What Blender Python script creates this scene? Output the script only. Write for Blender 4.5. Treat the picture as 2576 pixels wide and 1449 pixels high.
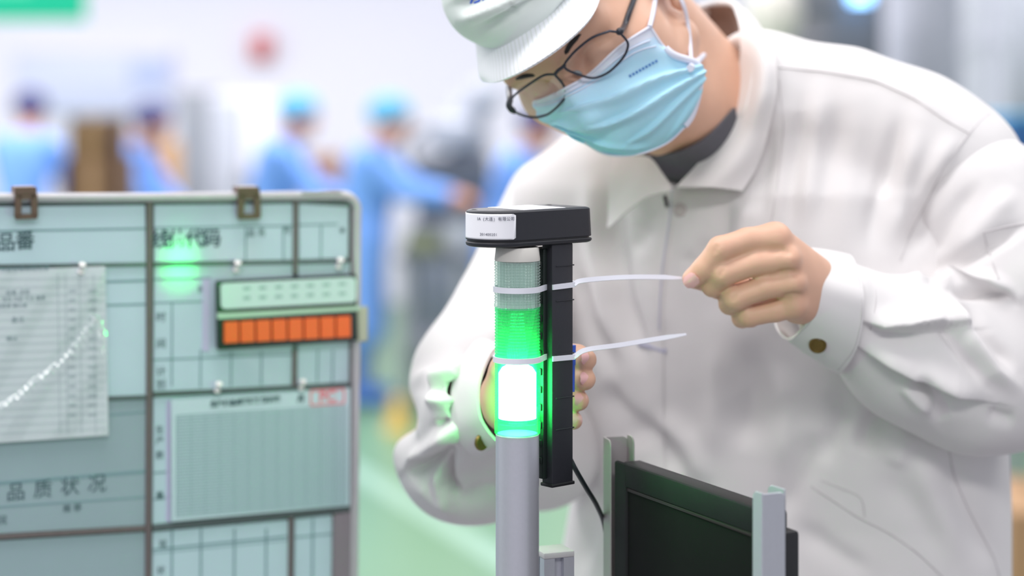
import bpy, bmesh, math, random
import numpy as np
from mathutils import Vector, Matrix
from mathutils.bvhtree import BVHTree
random.seed(7); np.random.seed(7)
for _o in list(bpy.data.objects): bpy.data.objects.remove(_o)
SC = bpy.context.scene
COL = SC.collection
# ------------------------------------------------------------------ camera, world, lights, exposure
F, CX, YH, HC = 5130.0, 1288.0, 200.0, 1.75     # focal length in pixels of the 2576 px frame, horizon row, eye height
cam_d = bpy.data.cameras.new('camera'); cam = bpy.data.objects.new('camera', cam_d); COL.objects.link(cam)
cam.location = (0, 0, HC); cam.rotation_euler = (math.pi/2, 0, 0)
cam_d.sensor_width = 36.0; cam_d.lens = F/2576*36
cam_d.shift_y = -(724.5-YH)/2576
cam_d.clip_start = 0.05; cam_d.clip_end = 100
cam_d.dof.use_dof = True; cam_d.dof.focus_distance = 1.655; cam_d.dof.aperture_fstop = 2.45
SC.camera = cam
world = bpy.data.worlds.new('hall_light'); SC.world = world; world.use_nodes = True
bgn = world.node_tree.nodes['Background']
bgn.inputs[0].default_value = (0.90, 0.92, 1.0, 1); bgn.inputs[1].default_value = 0.54
def area(name, loc, rot, sx, sy, power, col=(1, 0.98, 0.97)):
    d = bpy.data.lights.new(name, 'AREA'); d.shape = 'RECTANGLE'; d.size = sx; d.size_y = sy; d.energy = power; d.color = col
    o = bpy.data.objects.new(name, d); COL.objects.link(o); o.location = loc; o.rotation_euler = rot; return o
# rows of fluorescent ceiling lamps, 3.6 m up
area('ceiling_lamp', (-0.8, 1.3, 3.6), (0, 0, 0), 2.4, 0.6, 46)
area('ceiling_lamp', (1.8, 2.6, 3.6), (0, 0, 0), 2.4, 0.6, 30)
area('ceiling_lamp', (-2.6, 3.2, 3.6), (0, 0, 0), 2.4, 0.6, 70)
area('ceiling_lamp', (0.2, -1.4, 3.6), (0, 0, 0), 2.4, 0.6, 82)
for _x in (-4.5, -0.5, 3.5):
    for _y in (7.5, 12.0):
        area('ceiling_lamp', (_x, _y, 3.9), (0, 0, 0), 3.0, 1.0, 160 if _x < 3 else 70, (1.0, 0.98, 1.0))
SC.view_settings.view_transform = 'Standard'; SC.view_settings.look = 'None'
SC.view_settings.gamma = 1.0; SC.view_settings.use_curve_mapping = False
SC.view_settings.exposure = 0.1

# ------------------------------------------------------------------ small helpers
def W(px, py, Y): return Vector(((px-CX)*Y/F, Y, HC-(py-YH)*Y/F))
def PXL(p): return (CX+p[0]/p[1]*F, YH+(HC-p[2])/p[1]*F)
def srgb(r, g, b):
    f = lambda c: (c/255/12.92) if c/255 <= 0.04045 else ((c/255+0.055)/1.055)**2.4
    return (f(r), f(g), f(b), 1)
MATS = {}
def mat(name, col, rough=0.6, metal=0.0, noise=0.0, nscale=60.0, bump=0.0, bscale=400.0, spec=0.5, sss=0.0, coat=0.0, sheen=0.0, trans=0.0, ao=None):
    if name in MATS: return MATS[name]
    m = bpy.data.materials.new(name); m.use_nodes = True; MATS[name] = m
    nt = m.node_tree; b = nt.nodes['Principled BSDF']
    b.inputs['Base Color'].default_value = col; b.inputs['Roughness'].default_value = rough
    b.inputs['Metallic'].default_value = metal; b.inputs['Specular IOR Level'].default_value = spec
    b.inputs['Coat Weight'].default_value = coat; b.inputs['Sheen Weight'].default_value = sheen
    b.inputs['Transmission Weight'].default_value = trans
    if sss:
        b.inputs['Subsurface Weight'].default_value = sss; b.inputs['Subsurface Radius'].default_value = (1.0, 0.35, 0.2); b.inputs['Subsurface Scale'].default_value = 0.006
    tc = nt.nodes.new('ShaderNodeTexCoord')
    if noise:
        n = nt.nodes.new('ShaderNodeTexNoise'); n.inputs['Scale'].default_value = nscale; n.inputs['Detail'].default_value = 3
        mr = nt.nodes.new('ShaderNodeMix'); mr.data_type = 'RGBA'; mr.blend_type = 'MULTIPLY'; mr.inputs[0].default_value = 1.0
        rmp = nt.nodes.new('ShaderNodeMapRange'); rmp.inputs[3].default_value = 1-noise; rmp.inputs[4].default_value = 1+noise*0.3
        nt.links.new(tc.outputs['Object'], n.inputs['Vector']); nt.links.new(n.outputs[0], rmp.inputs[0])
        mr.inputs[6].default_value = col; nt.links.new(rmp.outputs[0], mr.inputs[7]); nt.links.new(mr.outputs[2], b.inputs['Base Color'])
    if bump:
        n2 = nt.nodes.new('ShaderNodeTexNoise'); n2.inputs['Scale'].default_value = bscale; n2.inputs['Detail'].default_value = 2
        bp = nt.nodes.new('ShaderNodeBump'); bp.inputs['Strength'].default_value = bump; bp.inputs['Distance'].default_value = 0.001
        nt.links.new(tc.outputs['Object'], n2.inputs['Vector']); nt.links.new(n2.outputs[0], bp.inputs['Height']); nt.links.new(bp.outputs[0], b.inputs['Normal'])
    return m
def link(name, me, m=None, parent=None, smooth=True):
    o = bpy.data.objects.new(name, me); COL.objects.link(o)
    if m is not None: me.materials.append(m)
    if smooth and len(me.polygons): me.polygons.foreach_set('use_smooth', [True]*len(me.polygons))
    if parent is not None:
        o.parent = parent
        q, t = parent, Vector((0, 0, 0))
        while q is not None: t += q.location; q = q.parent
        o.location = o.location - t
    return o
def from_data(name, verts, faces, m=None, parent=None, smooth=True, sharp=None):
    me = bpy.data.meshes.new(name); me.from_pydata([tuple(v) for v in verts], [], [tuple(f) for f in faces]); me.update()
    o = link(name, me, m, parent, smooth)
    if smooth and sharp is not None: me.set_sharp_from_angle(angle=math.radians(sharp))
    return o
def from_bm(name, bm, m=None, parent=None, smooth=False, sharp=40):
    bmesh.ops.recalc_face_normals(bm, faces=bm.faces)
    me = bpy.data.meshes.new(name); bm.to_mesh(me); bm.free()
    o = link(name, me, m, parent, smooth)
    if smooth: me.set_sharp_from_angle(angle=math.radians(sharp))
    return o
def thing(name, label, cat, loc=(0, 0, 0), group=None):
    o = bpy.data.objects.new(name, None); COL.objects.link(o); o.location = loc; o.empty_display_size = 0.05
    return tag(o, label, cat, group)
def tag(o, label=None, cat=None, group=None, kind=None):
    if label: o['label'] = label
    if cat: o['category'] = cat
    if group: o['group'] = group
    if kind: o['kind'] = kind
    return o
def add_box(bm, c, ax, ay, az, sx, sy, sz, bev=0.0, seg=2):
    """box centred at c with axes ax, ay, az and full sizes"""
    b2 = bmesh.new(); bmesh.ops.create_cube(b2, size=1.0)
    for v in b2.verts: v.co = Vector((v.co.x*sx, v.co.y*sy, v.co.z*sz))
    if bev: bmesh.ops.bevel(b2, geom=list(b2.edges), offset=bev, segments=seg, affect='EDGES', profile=0.5)
    merge(bm, b2, lambda v: Vector(c)+Vector(ax)*v.x+Vector(ay)*v.y+Vector(az)*v.z)
def merge(bm, b2, fn):
    mp = {}
    for v in b2.verts: mp[v] = bm.verts.new(fn(v.co))
    for f in b2.faces:
        try: bm.faces.new([mp[v] for v in f.verts])
        except ValueError: pass
    b2.free()
XA, YA, ZA = Vector((1, 0, 0)), Vector((0, 1, 0)), Vector((0, 0, 1))
def box(name, c, s, m, parent=None, ax=XA, ay=YA, az=ZA, bev=0.002, seg=2):
    bm = bmesh.new(); add_box(bm, c, ax, ay, az, s[0], s[1], s[2], min(bev, min(s)*0.45), seg); return from_bm(name, bm, m, parent, True, 35)
def lathe(name, c, prof, m, parent=None, n=48, ax=XA, ay=YA, az=ZA, closed=True, sharp=35, wob=None):
    """prof: list of (r, z) bottom to top about the axis az"""
    V, Fc = [], []
    for (r, z) in prof:
        for i in range(n):
            a = 2*math.pi*i/n; rr = r if wob is None else r+wob(i, z)
            V.append(Vector(c)+ax*(rr*math.cos(a))+ay*(rr*math.sin(a))+az*z)
    for k in range(len(prof)-1):
        for i in range(n):
            j = (i+1) % n; Fc.append((k*n+i, k*n+j, (k+1)*n+j, (k+1)*n+i))
    if closed:
        Fc.append(tuple(reversed(range(n)))); Fc.append(tuple(range((len(prof)-1)*n, len(prof)*n)))
    return from_data(name, V, Fc, m, parent, True, sharp)
def cat_rom(P, n):
    P = [Vector(p) for p in P]; out = []
    Q = [2*P[0]-P[1]]+P+[2*P[-1]-P[-2]]
    segs = len(P)-1
    for i in range(n):
        u = i/(n-1)*segs; k = min(int(u), segs-1); t = u-k
        a, b, c, d = Q[k:k+4]
        out.append(0.5*((2*b)+(c-a)*t+(2*a-5*b+4*c-d)*t*t+(3*b-a-3*c+d)*t**3))
    return out
def add_tube(bm, pts, r, n=10, cap=True, closed=False):
    rs = r if isinstance(r, (list, tuple)) else [r]*len(pts)
    rings = []; N = len(pts); up = None
    for i, p in enumerate(pts):
        a = pts[(i-1) % N] if (closed or i > 0) else pts[i]; b = pts[(i+1) % N] if (closed or i < N-1) else pts[i]
        t = (Vector(b)-Vector(a)).normalized()
        if up is None: up = t.orthogonal().normalized()
        up = (up-t*up.dot(t)).normalized(); s = t.cross(up)
        rings.append([bm.verts.new(Vector(p)+(up*math.cos(2*math.pi*k/n)+s*math.sin(2*math.pi*k/n))*rs[i]) for k in range(n)])
    for i in range(N if closed else N-1):
        A, B = rings[i], rings[(i+1) % N]
        for k in range(n):
            bm.faces.new((A[k], A[(k+1) % n], B[(k+1) % n], B[k]))
    if cap and not closed:
        bm.faces.new(rings[0][::-1]); bm.faces.new(rings[-1])
def tube(name, pts, r, m, parent=None, n=10, closed=False):
    bm = bmesh.new(); add_tube(bm, pts, r, n, True, closed); return from_bm(name, bm, m, parent, True, 60)
def ribbon(name, pts, nrm, wdt, thk, m, parent=None):
    """flat strap: pts centre line, nrm list of outward normals (or one), width across, thickness"""
    bm = bmesh.new(); rings = []
    for i, p in enumerate(pts):
        a = pts[max(i-1, 0)]; b = pts[min(i+1, len(pts)-1)]
        t = (Vector(b)-Vector(a)).normalized(); nn = Vector(nrm[i] if isinstance(nrm, list) else nrm); nn = (nn-t*nn.dot(t)).normalized()
        s = t.cross(nn); w = wdt[i] if isinstance(wdt, list) else wdt
        rings.append([bm.verts.new(Vector(p)+s*(u*w/2)+nn*(v*thk/2)) for u, v in ((-1, -1), (1, -1), (1, 1), (-1, 1))])
    for A, B in zip(rings, rings[1:]):
        for k in range(4): bm.faces.new((A[k], A[(k+1) % 4], B[(k+1) % 4], B[k]))
    bm.faces.new(rings[0][::-1]); bm.faces.new(rings[-1])
    return from_bm(name, bm, m, parent, True, 50)
def cr_w(t):
    return np.array([-0.5*t+t*t-0.5*t**3, 1-2.5*t*t+1.5*t**3, 0.5*t+2*t*t-1.5*t**3, -0.5*t*t+0.5*t**3])
def grid_interp(C, nu, nv):
    """C: (R, K, 3) control grid -> (nv, nu, 3) Catmull-Rom surface"""
    C = np.array(C, dtype=float)
    def along(A, n):
        A = np.concatenate([2*A[:1]-A[1:2], A, 2*A[-1:]-A[-2:-1]], 0); S = A.shape[0]-3; out = []
        for i in range(n):
            u = i/(n-1)*S; k = min(int(u), S-1); w = cr_w(u-k)
            out.append(sum(w[q]*A[k+q] for q in range(4)))
        return np.array(out)
    A = along(C, nv); return np.swapaxes(along(np.swapaxes(A, 0, 1), nu), 0, 1)
def patch(name, C, nu, nv, thick, m, parent=None, disp=None, flip=False, mat2=None):
    """thick cloth-like sheet through a control grid of world points; disp(u, v) metres along the normal"""
    G = grid_interp(C, nu, nv)
    du = np.gradient(G, axis=1); dv = np.gradient(G, axis=0); N = np.cross(du, dv); N /= np.linalg.norm(N, axis=2, keepdims=True)+1e-12
    mid = G.reshape(-1, 3).mean(0); vdir = np.array([0, 0, HC])-mid
    if (N.reshape(-1, 3).mean(0)@vdir < 0) != flip: N = -N
    if disp is not None:
        U, Vv = np.meshgrid(np.linspace(0, 1, nu), np.linspace(0, 1, nv)); G = G+N*disp(U, Vv)[..., None]
        du = np.gradient(G, axis=1); dv = np.gradient(G, axis=0); N2 = np.cross(du, dv); N2 /= np.linalg.norm(N2, axis=2, keepdims=True)+1e-12
        N = np.where((N2*N).sum(2, keepdims=True) < 0, -N2, N2)
    B = G-N*thick
    V = np.concatenate([G.reshape(-1, 3), B.reshape(-1, 3)]); n = nu*nv; Fc = []
    for j in range(nv-1):
        for i in range(nu-1):
            a = j*nu+i; Fc.append((a, a+1, a+nu+1, a+nu)); Fc.append((n+a, n+a+nu, n+a+nu+1, n+a+1))
    rim = [i for i in range(nu)]+[j*nu+nu-1 for j in range(1, nv)]+[(nv-1)*nu+i for i in range(nu-2, -1, -1)]+[j*nu for j in range(nv-2, 0, -1)]
    for a, b in zip(rim, rim[1:]+rim[:1]): Fc.append((a, a+n, b+n, b))
    me = bpy.data.meshes.new(name); me.from_pydata(V.tolist(), [], Fc)
    uvl = me.uv_layers.new(name='UVMap'); loops = np.empty(len(me.loops), dtype=np.int32); me.loops.foreach_get('vertex_index', loops)
    k = loops % n; uv = np.stack([(k % nu)/(nu-1), (k//nu)/(nv-1)], 1).astype(np.float32); uvl.data.foreach_set('uv', uv.ravel())
    bm = bmesh.new(); bm.from_mesh(me); bmesh.ops.recalc_face_normals(bm, faces=bm.faces); bm.to_mesh(me); bm.free()
    o = link(name, me, m, parent, True); me.set_sharp_from_angle(angle=math.radians(60)); return o
def text(body, size, loc, ax, ay, m, parent=None, name='lettering', extrude=0.0002, align='CENTER', bold=0.0):
    c = bpy.data.curves.new(name, 'FONT'); c.body = body; c.size = size; c.extrude = extrude; c.align_x = align; c.align_y = 'CENTER'; c.offset = bold
    c.resolution_u = 3
    o = bpy.data.objects.new(name, c); c.materials.append(m)
    ax = Vector(ax).normalized(); ay = Vector(ay); ay = (ay-ax*ay.dot(ax)).normalized(); az = ax.cross(ay)
    M = Matrix((ax, ay, az)).transposed().to_4x4(); M.translation = Vector(loc); o.matrix_world = M
    COL.objects.link(o); bpy.context.view_layer.update()
    me = bpy.data.meshes.new_from_object(o.evaluated_get(bpy.context.evaluated_depsgraph_get())); me.transform(M)
    bpy.data.objects.remove(o)
    return link(name, me, None, parent, False)

# ------------------------------------------------------------------ signed distance fields -> smooth closed meshes
class Field:
    def __init__(s): s.P = []
    def cone(s, a, b, ra, rb=None, k=0.01, sub=False):
        rb = ra if rb is None else rb; a = np.array(a, dtype=np.float32); b = np.array(b, dtype=np.float32)
        ab = b-a; L2 = float(ab@ab)+1e-12
        def f(P):
            d = P-a; t = np.clip((d@ab)/L2, 0, 1); q = d-t[:, None]*ab
            return np.sqrt((q*q).sum(1))-(ra+(rb-ra)*t)
        c = (a+b)/2; s.P.append((f, c, math.sqrt(L2)/2+max(ra, rb), k, sub)); return s
    def chain(s, pts, rs, k=0.008):
        for i in range(len(pts)-1): s.cone(pts[i], pts[i+1], rs[i], rs[i+1], k if i == 0 else 0.003)
        return s
    def ell(s, c, r, R=None, k=0.01, sub=False):
        c = np.array(c, dtype=np.float32); r = np.array(r, dtype=np.float32); R = np.eye(3, dtype=np.float32) if R is None else np.array(R, dtype=np.float32)
        def f(P):
            q = (P-c)@R; k0 = np.sqrt(((q/r)**2).sum(1)); k1 = np.sqrt(((q/(r*r))**2).sum(1))+1e-9
            return k0*(k0-1)/k1
        s.P.append((f, c, float(r.max()), k, sub)); return s
    def fn(s, f, c, rad, k=0.01, sub=False):
        s.P.append((f, np.array(c, dtype=np.float32), rad, k, sub)); return s
    def __call__(s, P):
        lo = P.min(0); hi = P.max(0); d = np.full(len(P), 0.3, dtype=np.float32)
        for f, c, rad, k, sub in s.P:
            q = np.maximum(np.maximum(lo-c, c-hi), 0)
            if math.sqrt(float(q@q))-rad > 0.06: continue
            e = f(P).astype(np.float32)
            if sub:
                a = d; b = -e; h = np.maximum(k-np.abs(a-b), 0)/k; d = np.maximum(a, b)+h*h*k*0.25
            else:
                h = np.maximum(k-np.abs(d-e), 0)/k; d = np.minimum(d, e)-h*h*k*0.25
        return d
def polygonise(f, lo, hi, h, smooth=2):
    lo = np.array(lo, dtype=np.float32); hi = np.array(hi, dtype=np.float32); B = 8
    nb = np.ceil((hi-lo)/(h*B)).astype(int)+1; n = nb*B
    V = np.empty(n, dtype=np.float32)
    bi = np.stack(np.meshgrid(*[np.arange(q) for q in nb], indexing='ij'), -1).reshape(-1, 3)
    cen = lo+(bi*B+(B-1)/2)*h; cen = cen.astype(np.float32)
    # coarse pass by slabs, so the culling works
    dc = np.empty(len(cen), dtype=np.float32)
    for s in range(0, len(cen), 512): dc[s:s+512] = f(cen[s:s+512])
    V.reshape(nb[0], B, nb[1], B, nb[2], B)[...] = np.sign(dc).reshape(nb)[:, None, :, None, :, None]
    act = np.where(np.abs(dc) < h*B*0.866*1.5+0.002)[0]
    off = np.stack(np.meshgrid(*[np.arange(B)]*3, indexing='ij'), -1).reshape(-1, 3)
    for s in range(0, len(act), 96):
        b = bi[act[s:s+96]]*B; I = (b[:, None, :]+off[None]).reshape(-1, 3)
        V[I[:, 0], I[:, 1], I[:, 2]] = f((lo+I*h).astype(np.float32))
    S = V < 0; cs = np.zeros(n-1, dtype=np.int8); C8 = [(i, j, k) for i in (0, 1) for j in (0, 1) for k in (0, 1)]
    sl = lambda c: tuple(slice(c[q], n[q]-1+c[q]) for q in range(3))
    for c in C8: cs += S[sl(c)]
    A = np.argwhere((cs > 0) & (cs < 8)); acc = np.zeros((len(A), 3)); cnt = np.zeros(len(A))
    for c0 in C8:
        for ax in range(3):
            if c0[ax]: continue
            c1 = list(c0); c1[ax] = 1
            v0 = V[tuple((A+np.array(c0)).T)]; v1 = V[tuple((A+np.array(c1)).T)]; mk = (v0 < 0) != (v1 < 0)
            t = np.where(mk, v0/np.where(mk, v0-v1, 1), 0); p = np.array(c0)+t[:, None]*(np.array(c1)-np.array(c0))
            acc += p*mk[:, None]; cnt += mk
    X = lo+(A+acc/cnt[:, None])*h
    ID = np.full(n-1, -1, dtype=np.int32); ID[tuple(A.T)] = np.arange(len(A)); quads = []
    for ax in range(3):
        a, b = [(1, 2), (2, 0), (0, 1)][ax]
        s0 = [slice(1, n[q]-1) for q in range(3)]; s1 = list(s0); s0[ax] = slice(0, n[ax]-1); s1[ax] = slice(1, n[ax])
        x0, x1 = S[tuple(s0)], S[tuple(s1)]; E = np.argwhere(x0 != x1); base = E+1; base[:, ax] -= 1
        flip = x1[tuple(E.T)]
        def cell(da, db):
            q = base.copy(); q[:, a] += da; q[:, b] += db; return ID[tuple(q.T)]
        Q = np.stack([cell(-1, -1), cell(0, -1), cell(0, 0), cell(-1, 0)], 1); Q[flip] = Q[flip][:, ::-1]
        quads.append(Q[(Q >= 0).all(1)])
    Q = np.concatenate(quads)
    for it in range(smooth): X = relax(X, Q, 0.5)
    return X, Q
def relax(X, Q, w=0.5):
    e = np.concatenate([Q[:, [0, 1]], Q[:, [1, 2]], Q[:, [2, 3]], Q[:, [3, 0]]]); n = len(X)
    acc = np.stack([np.bincount(e[:, 0], X[e[:, 1], q], n)+np.bincount(e[:, 1], X[e[:, 0], q], n) for q in range(3)], 1)
    c = np.bincount(e[:, 0], minlength=n)+np.bincount(e[:, 1], minlength=n)
    return X*(1-w)+acc/np.maximum(c, 1)[:, None]*w
def vnormals(X, Q):
    d = np.cross(X[Q[:, 2]]-X[Q[:, 0]], X[Q[:, 3]]-X[Q[:, 1]]); n = len(X)
    N = np.stack([sum(np.bincount(Q[:, c], d[:, q], n) for c in range(4)) for q in range(3)], 1)
    return N/(np.linalg.norm(N, axis=1, keepdims=True)+1e-12)
def np_mesh(name, X, Q, m, parent=None):
    me = bpy.data.meshes.new(name); me.vertices.add(len(X)); me.vertices.foreach_set('co', np.ascontiguousarray(X, dtype=np.float32).ravel())
    me.loops.add(Q.size); me.loops.foreach_set('vertex_index', np.ascontiguousarray(Q, dtype=np.int32).ravel())
    me.polygons.add(len(Q)); me.polygons.foreach_set('loop_start', np.arange(0, Q.size, 4, dtype=np.int32))
    me.update(calc_edges=True); me.validate()
    return link(name, me, m, parent, True)
def sculpt(X, Q, folds, noise=0.0, nscale=30.0):
    """press folds into the cloth: each fold is (polyline px, amplitude m, width px one side, width px other side); applied along the surface normal of the side that carries the folds"""
    N = vnormals(X, Q); vd = np.array([0, 0, HC])-X; vd /= np.linalg.norm(vd, axis=1, keepdims=True)
    face = np.clip(((N*vd).sum(1)+0.05)/0.35, 0, 1)
    U = np.stack([CX+X[:, 0]/X[:, 1]*F, YH+(HC-X[:, 2])/X[:, 1]*F], 1); D = np.zeros(len(X))
    for pts, amp, wl, wr in folds:
        P = np.array(pts, dtype=float); L = np.concatenate([[0], np.cumsum(np.linalg.norm(np.diff(P, axis=0), axis=1))]); R = 3.2*max(wl, wr)
        box_ = (U[:, 0] > P[:, 0].min()-R) & (U[:, 0] < P[:, 0].max()+R) & (U[:, 1] > P[:, 1].min()-R) & (U[:, 1] < P[:, 1].max()+R)
        I = np.where(box_)[0]
        if not len(I): continue
        u = U[I]; best = np.full(len(I), 1e9); sd = np.zeros(len(I)); tt = np.zeros(len(I))
        for k in range(len(P)-1):
            ab = P[k+1]-P[k]; l2 = ab@ab; t = np.clip(((u-P[k])@ab)/l2, 0, 1); q = u-P[k]-t[:, None]*ab; d = np.hypot(q[:, 0], q[:, 1])
            m_ = d < best; best[m_] = d[m_]; sd[m_] = (np.sign(ab[0]*q[:, 1]-ab[1]*q[:, 0])*d)[m_]; tt[m_] = ((L[k]+t*math.sqrt(l2))/L[-1])[m_]
        w = np.where(sd > 0, wr, wl); tap = np.clip(np.minimum(tt, 1-tt)/0.3, 0, 1); tap = 0.12+0.88*tap*tap*(3-2*tap)
        D[I] += amp*np.exp(-(sd/w)**2)*tap
    X = X+N*(D*face)[:, None]
    if noise:
        s = nscale; ph = np.random.rand(9)*6.28
        nz = sum(np.sin((X@v)*s*f+ph[i]) for i, (v, f) in enumerate([(np.array(a), b) for a, b in (((1, .3, .2), 1), ((-.4, .5, .9), 1.7), ((.8, -.2, -.7), 2.3), ((.2, .9, .5), 1.3), ((.6, .6, -.4), 3.1))]))/5
        X = X+N*(nz*noise)[:, None]
    return X
# ------------------------------------------------------------------ materials
M_alu = mat('brushed_aluminium', srgb(196, 197, 207), 0.34, 0.45, noise=0.05, nscale=300, bump=0.05, bscale=1500)
M_alu2 = mat('aluminium_sheet', srgb(158, 152, 154), 0.42, 0.2, noise=0.06, nscale=120)
M_black = mat('black_plastic', srgb(38, 39, 46), 0.5, noise=0.12, nscale=200, bump=0.12, bscale=2500)
M_blackg = mat('black_plastic_smooth', srgb(30, 30, 33), 0.42, noise=0.1, nscale=150)
M_bezel = mat('charcoal_bezel', srgb(40, 41, 43), 0.7, spec=0.12, noise=0.08, nscale=180, bump=0.05, bscale=2000)
M_screen = mat('dark_screen', srgb(27, 27, 28), 0.75, spec=0.08, noise=0.1, nscale=60)
M_white = mat('white_label', srgb(240, 240, 246), 0.55)
M_ink = mat('dark_ink', srgb(96, 98, 114), 0.7)
M_beige = mat('beige_plastic', srgb(205, 202, 196), 0.5)
M_nylon = mat('white_nylon', srgb(225, 226, 236), 0.35, sss=0.0)
M_cable = mat('black_rubber', srgb(32, 40, 44), 0.45)
M_pcb = mat('dark_snap_plastic', srgb(24, 34, 32), 0.45)
def glassy(name, tint, dif, tr=0.55, gl=0.12, transl=0.25, rough=0.12):
    m = bpy.data.materials.new(name); m.use_nodes = True; nt = m.node_tree; nt.nodes.clear()
    out = nt.nodes.new('ShaderNodeOutputMaterial'); t = nt.nodes.new('ShaderNodeBsdfTransparent'); t.inputs[0].default_value = tint
    g = nt.nodes.new('ShaderNodeBsdfGlossy'); g.inputs[1].default_value = rough
    d = nt.nodes.new('ShaderNodeBsdfTranslucent'); d.inputs[0].default_value = dif
    d2 = nt.nodes.new('ShaderNodeBsdfDiffuse'); d2.inputs[0].default_value = dif
    a = nt.nodes.new('ShaderNodeMixShader'); a.inputs[0].default_value = transl
    b = nt.nodes.new('ShaderNodeMixShader'); b.inputs[0].default_value = 0.5
    c = nt.nodes.new('ShaderNodeMixShader'); fr = nt.nodes.new('ShaderNodeFresnel'); fr.inputs[0].default_value = 1.5
    mm = nt.nodes.new('ShaderNodeMath'); mm.operation = 'ADD'; mm.inputs[1].default_value = gl
    L = nt.links.new
    L(d.outputs[0], b.inputs[1]); L(d2.outputs[0], b.inputs[2]); L(t.outputs[0], a.inputs[1]); L(b.outputs[0], a.inputs[2])
    c.inputs[0].default_value = gl+0.03; L(a.outputs[0], c.inputs[1]); L(g.outputs[0], c.inputs[2]); L(c.outputs[0], out.inputs[0])
    return m
def emit(name, col, s):
    m = bpy.data.materials.new(name); m.use_nodes = True; b = m.node_tree.nodes['Principled BSDF']
    b.inputs['Emission Color'].default_value = col; b.inputs['Emission Strength'].default_value = s; b.inputs['Base Color'].default_value = col; return m
M_clear = glassy('clear_ribbed_lens', (0.90, 0.98, 0.95, 1), (0.86, 0.96, 0.92, 1), transl=0.14, gl=0.12, rough=0.10)
M_green = glassy('green_ribbed_lens', (0.40, 0.92, 0.66, 1), (0.22, 0.80, 0.48, 1), transl=0.30, gl=0.05)
M_lit = glassy('green_lit_lens', (0.62, 1.0, 0.72, 1), (0.10, 0.9, 0.35, 1), transl=0.12, gl=0.02)
M_bulb = emit('green_led', (0.085, 1.0, 0.32, 1), 64)
M_core = mat('white_reflector', srgb(226, 236, 232), 0.22, 0.45)

# ------------------------------------------------------------------ floor and wall (rest of the hall further down)
TY = 1.65
def tz(py, Y=TY-0.018): return HC-(py-YH)*Y/F
TC = Vector(((1301.5-CX)*TY/F, TY, 0))
# ------------------------------------------------------------------ signal tower
tower = thing('signal_tower', 'slim signal light tower on silver pole glowing green beside the black sensor box', 'signal light', (TC.x, TC.y, 0))
R = 0.0185
zt = tz(1099)
lathe('base_plate', TC, [(0.0225, 0), (0.0225, 0.02), (0.0215, 0.03), (0.0179, 0.032)], M_alu, tower)
lathe('pole', TC, [(0.0176, 0.03), (0.0176, zt-0.001), (0.0168, zt)], M_alu, tower, n=64)
def ribbed(name, z0, z1, m, rings, lip=0.003, rr=R, flute=0, n=128):
    prof = [(rr-0.0006, z0), (rr, z0+0.0004), (rr, z0+lip)]
    a, b = z0+lip, z1-lip*0.5; k = rings
    for i in range(k):
        c = a+(b-a)*i/k; d = (b-a)/k
        prof += [(rr-0.0011, c+0.06*d), (rr-0.0002, c+0.35*d), (rr-0.0002, c+0.7*d), (rr-0.0011, c+0.94*d)]
    prof += [(rr-0.0002, b), (rr-0.0002, z1-0.0003), (rr-0.0008, z1)]
    wob = (lambda i, z: 0.00035*math.cos(i*math.pi*2*flute/n)) if flute else None
    # a lens is a shell: outside ribbed, inside smooth
    V = prof+[(rr-0.0026, z1), (rr-0.0026, z0)]
    return lathe(name, TC, V+[V[0]], m, tower, n=n, closed=False, wob=wob, sharp=28)
ribbed('lit_lens', zt, tz(915), M_lit, 20, 0.0085)['label'] = 'glowing green lens segment'
ribbed('green_lens', tz(914), tz(779), M_green, 15, 0.003)['label'] = 'upper green lens segment'
ribbed('clear_lens', tz(778), tz(661), M_clear, 14, 0.003, flute=44, n=176)['label'] = 'clear lens segment'
lathe('bulb', TC, [(0.008, tz(1064)), (0.0153, tz(1061)), (0.0153, tz(946)), (0.0125, tz(932)), (0.008, tz(924))], M_bulb, tower, n=32)
lathe('reflector_core', TC, [(0.0060, tz(926)), (0.0135, tz(800)), (0.0145, tz(786)), (0.0135, tz(783)), (0.0135, tz(664))], M_core, tower, n=104, wob=lambda i, z: 0.0009*(1 if i % 4 in (1, 2) else -1))
lathe('divider_ring', TC, [(0.0172, tz(782)), (0.0172, tz(780)), (0.008, tz(780)), (0.008, tz(782)), (0.0172, tz(782))], M_core, tower, closed=False)
lathe('top_cap', TC, [(0.0184, tz(660)), (0.0184, tz(655)), (0.0174, tz(628)), (0.0168, tz(625.5))], M_beige, tower, n=64)
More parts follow.
